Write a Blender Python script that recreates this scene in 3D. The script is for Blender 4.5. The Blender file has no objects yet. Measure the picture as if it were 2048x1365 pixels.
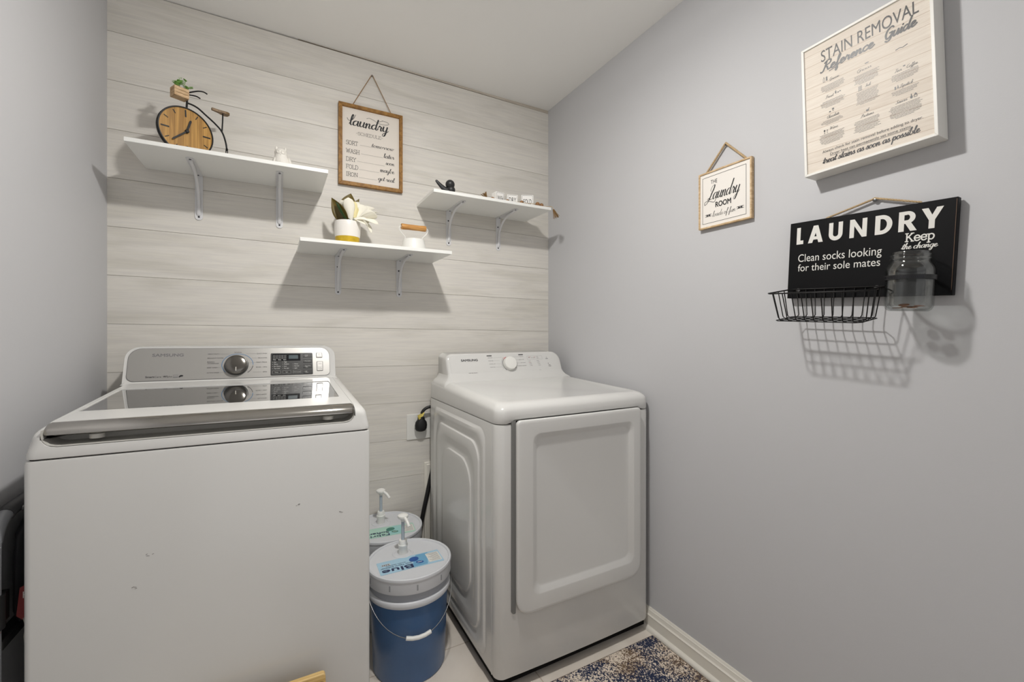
import bpy, bmesh, math, random
from mathutils import Vector, Matrix
random.seed(7)
D = bpy.data
sc = bpy.context.scene
COL = sc.collection
pi = math.pi
W = 1.8648          # room width (x), accent wall at y = 0, floor at z = 0
CEIL = 2.441

# ------------------------------------------------------------------ camera
cam = D.cameras.new('camera')
cam.sensor_width = 36.0
cam.lens = 866.0 / 2048.0 * 36.0
cam.shift_y = -18.5 / 2048.0
cam.clip_start = 0.02
cam_o = D.objects.new('camera', cam)
cam_o.location = (0.5338, -2.036, 1.203)
cam_o.rotation_euler = (pi / 2, 0, -math.atan2(468, 866))
COL.objects.link(cam_o)
sc.camera = cam_o

# ------------------------------------------------------------------ light
sc.view_settings.view_transform = 'Standard'
sc.view_settings.look = 'None'
sc.view_settings.exposure = 0.0
sc.view_settings.gamma = 1.0
sc.view_settings.use_curve_mapping = False
wd = D.worlds.new('world')
sc.world = wd
wd.use_nodes = True
wd.node_tree.nodes['Background'].inputs[0].default_value = (1.0, 0.99, 0.985, 1)
wd.node_tree.nodes['Background'].inputs[1].default_value = 0.74
al = D.lights.new('ceiling_lamp_light', 'POINT')
al.shadow_soft_size = 0.04
al.energy = 15.6
al.color = (1.0, 0.98, 0.95)
lamp_o = D.objects.new('ceiling_lamp_light', al)
lamp_o.location = (0.894, -1.155, 2.292)
COL.objects.link(lamp_o)
al2 = D.lights.new('ceiling_lamp_added_downlight', 'AREA')      # second light added at the lamp to strengthen its downward light
al2.shape = 'DISK'
al2.size = 0.09
al2.energy = 13.2
al2.color = (1.0, 0.98, 0.95)
lamp2_o = D.objects.new('ceiling_lamp_added_downlight', al2)
lamp2_o.location = (0.894, -1.155, 2.285)
COL.objects.link(lamp2_o)


# ------------------------------------------------------------------ helpers
def S(r, g, b):
    f = lambda c: (c / 255.0) / 12.92 if c / 255.0 <= 0.04045 else ((c / 255.0 + 0.055) / 1.055) ** 2.4
    return (f(r), f(g), f(b), 1.0)


def mat(name, col, rough=0.5, metal=0.0, spec=0.5, bump=None, coat=0.0, alpha=None, vary=None):
    m = D.materials.new(name)
    m.use_nodes = True
    nt = m.node_tree
    b = nt.nodes['Principled BSDF']
    b.inputs['Base Color'].default_value = col
    b.inputs['Roughness'].default_value = rough
    b.inputs['Metallic'].default_value = metal
    b.inputs['Specular IOR Level'].default_value = spec
    b.inputs['Coat Weight'].default_value = coat
    tc = nt.nodes.new('ShaderNodeTexCoord')
    if vary:       # (scale, amount): soft tone variation
        n = nt.nodes.new('ShaderNodeTexNoise')
        n.inputs['Scale'].default_value = vary[0]
        n.inputs['Detail'].default_value = 5
        nt.links.new(tc.outputs['Object'], n.inputs['Vector'])
        mx = nt.nodes.new('ShaderNodeMix')
        mx.data_type = 'RGBA'
        mx.inputs[6].default_value = tuple(c * (1 - vary[1]) for c in col[:3]) + (1,)
        mx.inputs[7].default_value = tuple(min(1, c * (1 + vary[1])) for c in col[:3]) + (1,)
        nt.links.new(n.outputs['Fac'], mx.inputs[0])
        nt.links.new(mx.outputs[2], b.inputs['Base Color'])
    if bump:       # (scale, strength)
        n = nt.nodes.new('ShaderNodeTexNoise')
        n.inputs['Scale'].default_value = bump[0]
        n.inputs['Detail'].default_value = 3
        nt.links.new(tc.outputs['Object'], n.inputs['Vector'])
        bp = nt.nodes.new('ShaderNodeBump')
        bp.inputs['Strength'].default_value = bump[1]
        bp.inputs['Distance'].default_value = 0.002
        nt.links.new(n.outputs['Fac'], bp.inputs['Height'])
        nt.links.new(bp.outputs['Normal'], b.inputs['Normal'])
    return m


def N(nt, kind, **kw):
    n = nt.nodes.new(kind)
    for k, v in kw.items():
        setattr(n, k, v)
    return n


def wood(name, dark, light, scale=(1, 1, 1), rough=0.5, nscale=6, spec=0.4, contrast=(0.35, 0.65)):
    """grain runs along the axis with the smallest scale"""
    m = D.materials.new(name)
    m.use_nodes = True
    nt = m.node_tree
    b = nt.nodes['Principled BSDF']
    b.inputs['Roughness'].default_value = rough
    b.inputs['Specular IOR Level'].default_value = spec
    tc = N(nt, 'ShaderNodeTexCoord')
    mp = N(nt, 'ShaderNodeMapping')
    mp.inputs['Scale'].default_value = scale
    nt.links.new(tc.outputs['Object'], mp.inputs['Vector'])
    n = N(nt, 'ShaderNodeTexNoise')
    n.inputs['Scale'].default_value = nscale
    n.inputs['Detail'].default_value = 8
    n.inputs['Distortion'].default_value = 0.6
    nt.links.new(mp.outputs['Vector'], n.inputs['Vector'])
    r = N(nt, 'ShaderNodeValToRGB')
    r.color_ramp.elements[0].position = contrast[0]
    r.color_ramp.elements[1].position = contrast[1]
    r.color_ramp.elements[0].color = dark
    r.color_ramp.elements[1].color = light
    nt.links.new(n.outputs['Fac'], r.inputs['Fac'])
    nt.links.new(r.outputs['Color'], b.inputs['Base Color'])
    return m


ORG = {}
PRINTED = {'lettering', 'logo_lettering', 'key_lettering', 'button_lettering', 'sticker_lettering', 'tag_lettering', 'fine_print', 'red_marks', 'dial_ring',
           'sticker_swash', 'sticker_panel', 'sticker_blob', 'sticker_highlight', 'scuff_mark', 'worn_edge'}
LAYER = [0]


def layer():        # printed strokes sit in thin staggered layers so that overlaps never coincide
    LAYER[0] = (LAYER[0] + 1) % 12
    return LAYER[0] * 6e-6


def thing(name, label, cat, loc, group=None):
    o = D.objects.new(name, None)
    COL.objects.link(o)
    o.empty_display_size = 0.05
    o.location = loc
    o['label'] = label
    o['category'] = cat
    if group:
        o['group'] = group
    ORG[o] = Vector(loc)
    return o


def obj(name, bm, m, parent=None, loc=None, smooth=None, label=None, bevel=None):
    """bm holds WORLD coordinates; the object's origin is its thing's base"""
    org = ORG[parent] if parent is not None else Vector(loc or (0, 0, 0))
    if name not in PRINTED:
        bmesh.ops.recalc_face_normals(bm, faces=[f for f in bm.faces])
    bmesh.ops.translate(bm, verts=bm.verts, vec=-org)
    me = D.meshes.new(name)
    bm.to_mesh(me)
    bm.free()
    if smooth is not None:
        me.polygons.foreach_set('use_smooth', [True] * len(me.polygons))
        me.set_sharp_from_angle(angle=math.radians(smooth))
    for mm in (m if isinstance(m, (list, tuple)) else [m]):
        me.materials.append(mm)
    o = D.objects.new(name, me)
    COL.objects.link(o)
    if parent is not None:
        o.parent = parent
    else:
        o.location = org
    ORG[o] = org
    if label:
        o['label'] = label
    if bevel:
        b = o.modifiers.new('bevel', 'BEVEL')
        b.width = bevel
        b.segments = 2
        b.limit_method = 'ANGLE'
        b.angle_limit = math.radians(40)
        b.harden_normals = False
        if smooth is None:
            me.polygons.foreach_set('use_smooth', [True] * len(me.polygons))
            me.set_sharp_from_angle(angle=math.radians(35))
    return o


def tag(o, label, cat, group=None):
    o['label'] = label
    o['category'] = cat
    if group:
        o['group'] = group
    return o


def struct(name, bm, m, loc=(0, 0, 0), smooth=None, bevel=None):
    o = obj(name, bm, m, None, loc, smooth, bevel=bevel)
    o['kind'] = 'structure'
    return o


def BM():
    return bmesh.new()


I4 = Matrix.Identity(4)


def fr(o, u, v):
    u = Vector(u).normalized()
    v = Vector(v).normalized()
    n = u.cross(v)
    M = Matrix((u, v, n)).transposed().to_4x4()
    M.translation = Vector(o)
    return M


def box(bm, x0, x1, y0, y1, z0, z1, M=I4):
    c = [M @ Vector(p) for p in ((x0, y0, z0), (x1, y0, z0), (x1, y1, z0), (x0, y1, z0),
                                 (x0, y0, z1), (x1, y0, z1), (x1, y1, z1), (x0, y1, z1))]
    v = [bm.verts.new(p) for p in c]
    for f in ((0, 3, 2, 1), (4, 5, 6, 7), (0, 1, 5, 4), (1, 2, 6, 5), (2, 3, 7, 6), (3, 0, 4, 7)):
        bm.faces.new([v[i] for i in f])


def loft(bm, rings, cap0=True, cap1=True, closed=True):
    R = [[bm.verts.new(p) for p in r] for r in rings]
    n = len(R[0])
    for a, b in zip(R, R[1:]):
        for i in range(n if closed else n - 1):
            j = (i + 1) % n
            bm.faces.new((a[i], a[j], b[j], b[i]))
    if cap0:
        bm.faces.new(list(reversed(R[0])))
    if cap1:
        bm.faces.new(R[-1])
    return R


def rrect(x0, x1, y0, y1, r, seg=6, sub=1):
    """CCW rounded rectangle; r = radius or (BL, BR, TR, TL); sub = cuts per straight side"""
    rs = r if isinstance(r, (tuple, list)) else (r, r, r, r)
    cs = ((x0 + rs[0], y0 + rs[0], pi, rs[0]), (x1 - rs[1], y0 + rs[1], 1.5 * pi, rs[1]),
          (x1 - rs[2], y1 - rs[2], 0, rs[2]), (x0 + rs[3], y1 - rs[3], 0.5 * pi, rs[3]))
    corners = []
    for cx, cy, a, rr in cs:
        corners.append([(cx + rr * math.cos(a + t * pi / 2 / seg), cy + rr * math.sin(a + t * pi / 2 / seg)) for t in range(seg + 1)])
    pts = []
    for i in range(4):
        pts += corners[i]
        a, b = corners[i][-1], corners[(i + 1) % 4][0]
        for k in range(1, sub):
            t = k / sub
            pts.append((a[0] + (b[0] - a[0]) * t, a[1] + (b[1] - a[1]) * t))
    return pts


def prism(bm, pts, z0, z1, M=I4):
    loft(bm, [[M @ Vector((x, y, z0)) for x, y in pts], [M @ Vector((x, y, z1)) for x, y in pts]])


def lathe(bm, prof, c, n=40, M=None, cap0=True, cap1=True):
    """prof = [(r, z)...] around +Z at c (or in frame M)"""
    rings = []
    for r, z in prof:
        ring = []
        for i in range(n):
            a = 2 * pi * i / n
            p = Vector((r * math.cos(a), r * math.sin(a), z))
            ring.append((M @ p) if M is not None else (p + Vector(c)))
        rings.append(ring)
    loft(bm, rings, cap0, cap1)


def smooth_path(pts, k=6, closed=False):
    P = [Vector(p) for p in pts]
    n = len(P)
    out = []
    rng = range(n if closed else n - 1)
    for i in rng:
        if closed:
            a, b, c, d = P[(i - 1) % n], P[i], P[(i + 1) % n], P[(i + 2) % n]
        else:
            b, c = P[i], P[i + 1]
            a = P[i - 1] if i > 0 else b * 2 - c
            d = P[i + 2] if i + 2 < n else c * 2 - b
        for s in range(k):
            t = s / k
            out.append(0.5 * ((2 * b) + (c - a) * t + (2 * a - 5 * b + 4 * c - d) * t * t + (3 * b - a - 3 * c + d) * t ** 3))
    if not closed:
        out.append(P[-1])
    return out


def tube(bm, pts, r, n=8, closed=False, caps=True, taper=None):
    P = [Vector(p) for p in pts]
    m = len(P)
    T = []
    for i in range(m):
        a = P[(i - 1) % m] if (closed or i > 0) else P[i]
        b = P[(i + 1) % m] if (closed or i < m - 1) else P[i]
        t = (b - a)
        T.append(t.normalized() if t.length > 1e-9 else Vector((0, 0, 1)))
    up = Vector((0, 0, 1)) if abs(T[0].z) < 0.9 else Vector((1, 0, 0))
    nrm = (up - T[0] * up.dot(T[0])).normalized()
    rings = []
    for i in range(m):
        nrm = (nrm - T[i] * nrm.dot(T[i]))
        nrm = nrm.normalized() if nrm.length > 1e-6 else T[i].orthogonal().normalized()
        bn = T[i].cross(nrm)
        rr = r if taper is None else r * taper[i]
        rings.append([P[i] + (nrm * math.cos(2 * pi * k / n) + bn * math.sin(2 * pi * k / n)) * rr for k in range(n)])
    if closed:
        rings.append(rings[0])
        R = [[bm.verts.new(p) for p in ring] for ring in rings[:-1]]
        R.append(R[0])
        for a, b in zip(R, R[1:]):
            for i in range(n):
                j = (i + 1) % n
                bm.faces.new((a[i], a[j], b[j], b[i]))
    else:
        loft(bm, rings, caps, caps)


def ball(bm, c, r, sx=1, sy=1, sz=1, nu=20, nv=12, M=None):
    Mx = Matrix.Diagonal((r * sx, r * sy, r * sz, 1))
    Mx = (M @ Mx) if M is not None else (Matrix.Translation(Vector(c)) @ Mx)
    bmesh.ops.create_uvsphere(bm, u_segments=nu, v_segments=nv, radius=1, matrix=Mx)


# ---- printed lettering -----------------------------------------------------
def text(bm, s, M, x, y, cap=0.01, w=None, bold=0.0, align='LEFT', h=None, space=1.0, res=4, z=0.0, slant=0.0, mirror=False):
    """flat printed text: baseline start (x, y) in frame M; w fits its width, h its height"""
    cu = D.curves.new('t', 'FONT')
    cu.body = s
    cu.size = cap / 0.69
    cu.space_character = space
    cu.resolution_u = res
    o = D.objects.new('t', cu)
    COL.objects.link(o)
    dg = bpy.context.evaluated_depsgraph_get()
    me = D.meshes.new_from_object(o.evaluated_get(dg))
    D.objects.remove(o)
    D.curves.remove(cu)
    if len(me.vertices):
        xs = [v.co.x for v in me.vertices]
        ys = [v.co.y for v in me.vertices]
        x0, x1, y0, y1 = min(xs), max(xs), min(ys), max(ys)
        d = bold * cap * .9 if bold >= .03 else 0.0
        sx = ((w - 2 * d) / (x1 - x0)) if w else 1.0
        sy = ((h - 2 * d) / y1) if h else 1.0
        off = {'LEFT': x0 - d / sx, 'CENTER': (x0 + x1) / 2, 'RIGHT': x1 + d / sx}[align]
        raw = [(v.co.x, v.co.y) for v in me.vertices]
        faces = [list(p.vertices) for p in me.polygons]
        flip = None
        offs = [(0, 0)] if d == 0 else [(d * math.cos(k * pi / 4), d * math.sin(k * pi / 4)) for k in range(8)] + [(0, 0)]
        for dx, dy in offs:
            lz = layer()
            vs = []
            for vx, vy in raw:
                px, py = (vx - off) * sx + dx, vy * sy + dy + d
                vs.append(bm.verts.new(M @ Vector((x + px + slant * py, y + py, z + lz))))
            for f in faces:
                bm.faces.new([vs[i] for i in f])
    D.meshes.remove(me)


def ribbon(bm, pts, wfun, M, z=0.0):
    """flat pen stroke through 2D pts; wfun(dx, dy) gives the half width"""
    m = len(pts)
    L, R = [], []
    z = z + layer()
    for i in range(m):
        a = pts[max(0, i - 1)]
        b = pts[min(m - 1, i + 1)]
        d = Vector((b[0] - a[0], b[1] - a[1]))
        d = d.normalized() if d.length > 1e-9 else Vector((1, 0))
        hw = wfun(d.x, d.y)
        p = Vector((pts[i][0], pts[i][1]))
        nn = Vector((-d.y, d.x)) * hw
        L.append(bm.verts.new(M @ Vector((p.x + nn.x, p.y + nn.y, z + i * 4e-7))))
        R.append(bm.verts.new(M @ Vector((p.x - nn.x, p.y - nn.y, z + i * 4e-7))))
        if i in (0, m - 1):
            ring = [bm.verts.new(M @ Vector((p.x + hw * math.cos(2 * pi * k / 10), p.y + hw * math.sin(2 * pi * k / 10), z - 3e-6))) for k in range(10)]
            bm.faces.new(ring)
    for i in range(m - 1):
        try:
            bm.faces.new((R[i], R[i + 1], L[i + 1], L[i]))
        except ValueError:
            pass


SCRIPT = {
    'a': (1.0, [[(.75, .88), (.45, 1.0), (.13, .75), (.06, .35), (.25, 0), (.55, .22), (.78, .95)], [(.78, .95), (.72, .3), (.85, 0), (1.08, .25)]]),
    'b': (.95, [[(-.05, .2), (.3, 1.3), (.45, 2.1), (.32, 2.2), (.2, 1.6), (.15, .35), (.35, 0), (.65, .2), (.72, .65), (.6, .95), (.72, .8), (1.0, .85)]]),
    'c': (.75, [[(.7, .8), (.5, 1.0), (.15, .75), (.1, .3), (.35, 0), (.65, .15), (.85, .35)]]),
    'd': (1.05, [[(.7, .85), (.45, 1), (.12, .7), (.08, .3), (.3, 0), (.6, .3), (.8, 1.2), (.92, 2.2)], [(.92, 2.2), (.76, .9), (.74, .2), (.9, 0), (1.12, .25)]]),
    'e': (.75, [[(-.05, .2), (.3, .45), (.58, .75), (.42, 1.0), (.18, .85), (.1, .4), (.3, 0), (.6, .1), (.83, .35)]]),
    'f': (.62, [[(-.05, .2), (.3, 1.0), (.5, 1.9), (.38, 2.2), (.26, 1.8), (.24, .5), (.2, -.7), (.3, -1.0), (.42, -.6), (.35, 0), (.68, .3)]]),
    'g': (.95, [[(.7, .85), (.45, 1), (.12, .7), (.08, .3), (.3, .02), (.6, .3), (.75, .95)], [(.75, .95), (.68, -.3), (.48, -.95), (.2, -.9), (.25, -.5), (.7, -.1), (1.0, .25)]]),
    'h': (.95, [[(-.05, .2), (.3, 1.3), (.45, 2.1), (.32, 2.2), (.2, 1.5), (.12, 0)], [(.12, 0), (.3, .75), (.52, 1.0), (.66, .75), (.6, .25), (.75, 0), (1.0, .25)]]),
    'i': (.45, [[(-.05, .2), (.2, .95)], [(.2, .95), (.13, .25), (.28, 0), (.5, .25)], [(.29, 1.4), (.31, 1.48)]]),
    'k': (.88, [[(-.05, .2), (.3, 1.3), (.45, 2.1), (.32, 2.2), (.2, 1.5), (.12, 0)], [(.15, .4), (.5, .95), (.62, .8), (.3, .5), (.55, .05), (.92, .25)]]),
    'l': (.5, [[(-.05, .2), (.3, 1.2), (.46, 2.0), (.34, 2.25), (.2, 1.7), (.13, .4), (.28, 0), (.55, .25)]]),
    'm': (1.25, [[(-.05, .6), (.1, 1.0), (.15, .7), (.1, 0)], [(.1, 0), (.3, .8), (.48, 1.0), (.55, .7), (.5, 0)], [(.5, 0), (.7, .8), (.88, 1.0), (.97, .7), (.92, .2), (1.05, 0), (1.3, .25)]]),
    'n': (.92, [[(-.05, .6), (.1, 1.0), (.15, .7), (.1, 0)], [(.1, 0), (.3, .75), (.5, 1.0), (.62, .75), (.57, .2), (.72, 0), (.97, .25)]]),
    'o': (.85, [[(.5, .95), (.2, .9), (.05, .45), (.25, 0), (.6, .15), (.68, .65), (.45, 1.0), (.58, .78), (.9, .8)]]),
    'p': (.9, [[(-.05, .4), (.18, 1.0)], [(.18, 1.0), (.12, -.2), (.05, -1.0)], [(.12, .3), (.35, .95), (.6, .95), (.7, .5), (.5, .02), (.25, .1)], [(.5, .02), (.95, .25)]]),
    'r': (.75, [[(-.05, .2), (.2, 1.05), (.3, .85), (.52, .85), (.48, .3), (.58, 0), (.8, .25)]]),
    's': (.66, [[(-.05, .15), (.32, 1.05), (.38, .8), (.52, .35), (.4, .02), (.12, .1)], [(.4, .02), (.72, .25)]]),
    't': (.55, [[(-.05, .2), (.3, 1.2), (.38, 1.8)], [(.38, 1.8), (.22, .5), (.3, .02), (.6, .25)], [(.02, 1.2), (.6, 1.28)]]),
    'u': (.95, [[(-.05, .5), (.15, 1.0)], [(.15, 1), (.08, .35), (.25, 0), (.5, .25), (.7, 1.0)], [(.7, 1), (.63, .25), (.78, 0), (1.0, .25)]]),
    'v': (.8, [[(-.05, .5), (.12, 1.0), (.2, .3), (.32, 0), (.6, .5), (.62, 1.0), (.85, .85)]]),
    'w': (1.15, [[(-.05, .5), (.12, 1.0), (.08, .3), (.25, 0), (.5, .4), (.58, 1.0)], [(.58, 1), (.55, .3), (.7, 0), (.98, .5), (.96, 1.0), (1.18, .85)]]),
    'y': (.95, [[(-.05, .5), (.15, 1.0)], [(.15, 1.0), (.1, .4), (.28, .02), (.55, .3), (.72, 1.0)], [(.72, 1.0), (.6, -.3), (.4, -.95), (.12, -.85), (.25, -.45), (.75, -.05), (1.0, .25)]]),
    'L': (1.0, [[(.3, 1.3), (.12, 1.6), (.35, 2.1), (.75, 2.2), (.8, 1.8), (.55, 1.0), (.3, .2), (0, 0), (-.15, .15), (.1, .3), (.6, .05), (1.1, .2)]]),
    'R': (1.15, [[(.35, 2.0), (.25, 1.0), (.05, .1), (-.2, -.05), (-.3, .1)], [(.05, 1.8), (.5, 2.2), (.95, 2.0), (.9, 1.4), (.35, 1.1), (.6, .7), (.85, .05), (1.2, .15)]]),
    'G': (1.15, [[(1.0, 1.9), (.7, 2.2), (.2, 1.8), (.05, .9), (.35, .05), (.8, .4), (1.0, 1.05), (.6, 1.05)], [(1.0, 1.05), (.88, -.2), (.5, -.5), (.2, -.3)]]),
    'C': (1.0, [[(.95, 1.8), (.7, 2.2), (.2, 1.8), (.05, .8), (.4, 0), (1.0, .35)]]),
    'F': (.95, [[(.1, 1.9), (.5, 2.15), (1.1, 2.1)], [(.65, 2.1), (.5, 1), (.3, .1), (0, .1)], [(.3, 1.1), (.85, 1.2)]]),
    'W': (1.35, [[(0, 1.9), (.2, 2.1), (.2, .1), (.7, 1.6), (.75, .1), (1.2, 2.0), (1.4, 2.1)]]),
    'P': (.95, [[(.35, 2), (.25, 1), (.05, .1), (-.2, .1)], [(.05, 1.8), (.5, 2.2), (.95, 1.9), (.8, 1.2), (.3, 1.1)]]),
    'S': (.95, [[(.95, 1.9), (.7, 2.2), (.4, 1.9), (.5, 1.3), (.75, .7), (.5, .05), (0, .1), (.05, .4)]]),
    'I': (.62, [[(.1, 1.8), (.5, 2.1), (.4, 1), (.2, .1), (0, .15)]]),
    'T': (.85, [[(0, 1.9), (.4, 2.15), (1.0, 2.05)], [(.6, 2.1), (.45, 1), (.25, .05), (0, .2)]]),
    ' ': (.5, []),
}


def script(bm, s, M, x, y, w, xh, thick=0.16, thin=0.06, slant=0.3, z=0.0, asc=1.0, gap=1.0):
    """joined handwriting: baseline start, total width w, x-height xh; pen half widths in x-heights"""
    tot = sum(SCRIPT[c][0] * gap for c in s)
    sx = w / (tot * xh)
    ox = 0.0

    def wf(dx, dy):
        k = max(0.0, -dy)
        k = k * k * (3 - 2 * k)
        return xh * (thin + (thick - thin) * k)
    for c in s:
        adv, strokes = SCRIPT[c]
        for st in strokes:
            P = smooth_path([Vector((a, b, 0)) for a, b in st], 5)
            q = []
            for p in P:
                py = p.y if p.y < 1.05 else 1.05 + (p.y - 1.05) * asc
                q.append((x + ((ox + p.x) * sx + slant * py) * xh, y + py * xh))
            ribbon(bm, q, wf, M, z)
        ox += adv * gap


CAPS = {
    'S': (.62, [[(.55, .82), (.5, .95), (.3, 1), (.08, .85), (.1, .6), (.45, .45), (.57, .22), (.4, .02), (.15, .02), (.04, .18)]], []),
    'O': (.75, [[(.35, 1), (.08, .8), (.04, .4), (.2, .03), (.35, 0), (.5, .03), (.66, .4), (.62, .8), (.35, 1)]], []),
    'R': (.72, [[(.12, 0), (.12, 1)], [(.12, 1), (.45, 1), (.6, .85), (.58, .6), (.4, .5), (.12, .5)], [(.4, .5), (.65, 0)]], [(.12, 0), (.65, 0), (.12, 1)]),
    'T': (.66, [[(.33, 0), (.33, 1)], [(.04, .82), (.04, 1), (.62, 1), (.62, .82)]], [(.33, 0)]),
    'W': (.95, [[(.08, 1), (.25, 0)], [(.25, 0), (.46, .9)], [(.46, .9), (.66, 0)], [(.66, 0), (.85, 1)]], [(.08, 1), (.85, 1)]),
    'A': (.74, [[(.1, 0), (.36, 1)], [(.36, 1), (.64, 0)], [(.2, .36), (.55, .36)]], [(.1, 0), (.64, 0)]),
    'H': (.76, [[(.12, 0), (.12, 1)], [(.62, 0), (.62, 1)], [(.12, .5), (.62, .5)]], [(.12, 0), (.12, 1), (.62, 0), (.62, 1)]),
    'D': (.74, [[(.12, 0), (.12, 1)], [(.12, 1), (.4, 1), (.63, .75), (.65, .35), (.45, 0), (.12, 0)]], [(.12, 0), (.12, 1)]),
    'Y': (.7, [[(.08, 1), (.35, .5)], [(.62, 1), (.35, .5)], [(.35, .5), (.35, 0)]], [(.08, 1), (.62, 1), (.35, 0)]),
    'F': (.62, [[(.12, 0), (.12, 1)], [(.12, 1), (.56, 1), (.56, .82)], [(.12, .5), (.4, .5)]], [(.12, 0), (.12, 1)]),
    'L': (.62, [[(.12, 1), (.12, 0)], [(.12, 0), (.56, 0), (.56, .2)]], [(.12, 0), (.12, 1)]),
    'I': (.36, [[(.17, 0), (.17, 1)]], [(.17, 0), (.17, 1)]),
    'N': (.78, [[(.12, 0), (.12, 1)], [(.12, 1), (.64, 0)], [(.64, 0), (.64, 1)]], [(.12, 0), (.12, 1), (.64, 1)]),
    'C': (.7, [[(.6, .8), (.5, .96), (.32, 1), (.08, .78), (.04, .4), (.2, .03), (.4, 0), (.6, .2)]], []),
    'E': (.66, [[(.12, 0), (.12, 1)], [(.12, 1), (.56, 1), (.56, .82)], [(.12, .52), (.42, .52)], [(.12, 0), (.58, 0), (.58, .2)]], [(.12, 0), (.12, 1)]),
    'U': (.76, [[(.12, 1), (.12, .3), (.25, .02), (.5, .02), (.63, .3), (.63, 1)]], [(.12, 1), (.63, 1)]),
    'K': (.82, [[(.14, 0), (.14, 1)], [(.66, 1), (.16, .42)], [(.32, .58), (.7, 0)]], [(.14, 0), (.14, 1), (.66, 1), (.7, 0)]),
    'e': (.62, [[(.08, .36), (.52, .36), (.48, .6), (.3, .68), (.1, .55), (.06, .3), (.2, .03), (.4, .02), (.54, .14)]], []),
    'p': (.7, [[(.14, -.34), (.14, .66)], [(.14, .56), (.34, .68), (.56, .55), (.58, .25), (.4, .02), (.14, .1)]], [(.14, -.34), (.08, .66)]),
    '-': (.4, [[(.08, .5), (.32, .5)]], []),
    ' ': (.3, [], []),
}


def slab(bm, s, M, x, y, w, cap, hw=0.05, serif=0.12, z=0.0, gap=1.0):
    """typewriter style capitals with slab serifs"""
    tot = sum(CAPS[c][0] * gap for c in s)
    sx = w / (tot * cap)
    ox = 0.0
    curvy = 'SORDCUep'
    for c in s:
        adv, strokes, ser = CAPS[c]
        for st in strokes:
            P = st
            if len(st) > 4 and c in curvy or (c == 'O'):
                P = [(p.x, p.y) for p in smooth_path([Vector((a, b, 0)) for a, b in st], 4)]
            else:
                Q = []
                for a, b in zip(st, st[1:]):
                    ribbon(bm, [(x + (ox + a[0]) * sx * cap, y + a[1] * cap), (x + (ox + b[0]) * sx * cap, y + b[1] * cap)], lambda dx, dy: hw * cap, M, z)
                continue
            ribbon(bm, [(x + (ox + a) * sx * cap, y + b * cap) for a, b in P], lambda dx, dy: hw * cap, M, z)
        for a, b in ser:
            ribbon(bm, [(x + (ox + a - serif) * sx * cap, y + b * cap), (x + (ox + a + serif) * sx * cap, y + b * cap)], lambda dx, dy: hw * cap * .8, M, z)
        ox += adv * gap


def line(bm, a, b, hw, M, z=0.0):
    ribbon(bm, [a, b], lambda dx, dy: hw, M, z)


def outline(bm, pts, hw, M, z=0.0):
    P = list(pts) + [pts[0]]
    for a, b in zip(P, P[1:]):
        line(bm, a, b, hw, M, z)


def poly(bm, pts, M, z=0.0):
    z = z + layer()
    bm.faces.new([bm.verts.new(M @ Vector((a, b, z))) for a, b in pts])


def arc(bm, cx, cy, rx, ry, a0, a1, hw, M, z=0.0, n=40):
    P = [(cx + rx * math.cos(math.radians(a0 + (a1 - a0) * i / n)), cy + ry * math.sin(math.radians(a0 + (a1 - a0) * i / n))) for i in range(n + 1)]
    ribbon(bm, P, lambda dx, dy: hw, M, z)


def ell(cx, cy, rx, ry, n=28):
    return [(cx + rx * math.cos(2 * pi * i / n), cy + ry * math.sin(2 * pi * i / n)) for i in range(n)]


def rot2(pts, a, c=(0, 0)):
    ca, sa = math.cos(a), math.sin(a)
    return [(c[0] + (x - c[0]) * ca - (y - c[1]) * sa, c[1] + (x - c[0]) * sa + (y - c[1]) * ca) for x, y in pts]


# ------------------------------------------------------------------ materials
M_wall = mat('paint_grey', S(196, 196, 198), 0.55, spec=0.3, bump=(420, 0.06))
M_ceil = mat('paint_ceiling', S(244, 243, 240), 0.85, spec=0.2)
M_trim = mat('paint_trim_white', S(232, 228, 218), 0.35)
M_white = mat('enamel_white', S(214, 213, 210), 0.15, spec=0.5)
M_white_soft = mat('plastic_white', S(232, 231, 226), 0.35)
M_shelf = mat('shelf_melamine', S(238, 238, 234), 0.35)
M_bracket = mat('bracket_painted_steel', S(220, 220, 221), 0.4, vary=(60, .03))
M_black = mat('black_plastic', S(24, 24, 25), 0.45)
M_blackmetal = mat('black_metal', S(14, 13, 13), 0.45, spec=0.3)
M_dark = mat('dark_gap', S(18, 18, 18), 0.8, spec=0.1)
M_screw = mat('screw_dark', S(60, 60, 66), 0.35, metal=0.9)
M_chrome = mat('chrome', S(178, 175, 170), 0.13, metal=1.0)
M_silver = mat('brushed_silver', S(168, 166, 162), 0.34, metal=0.6)
M_pocket = mat('grey_pocket', S(192, 190, 184), 0.4)
M_glass_lid = mat('smoked_glass', S(40, 40, 40), 0.02, spec=1.0, coat=1.0)
M_glass_lid.node_tree.nodes['Principled BSDF'].inputs['IOR'].default_value = 2.6
M_ink = mat('ink_black', S(28, 28, 30), 0.6)
M_inkgrey = mat('ink_grey', S(120, 120, 120), 0.5)
M_inksilver = mat('ink_silver_mark', S(150, 149, 147), 0.4, metal=.3)
M_inkblue = mat('ink_blue', S(58, 120, 170), 0.5)
M_inkwhite = mat('ink_white', S(226, 224, 218), 0.6)
M_inkred = mat('ink_red', S(190, 60, 60), 0.6)
M_twine = mat('twine', S(160, 128, 92), 0.9, bump=(900, .6), vary=(300, .25))
M_jute = mat('jute_pale', S(190, 164, 126), 0.9, bump=(900, .6), vary=(300, .25))
M_nail = mat('nail_steel', S(120, 120, 120), 0.3, metal=1.0)


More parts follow.
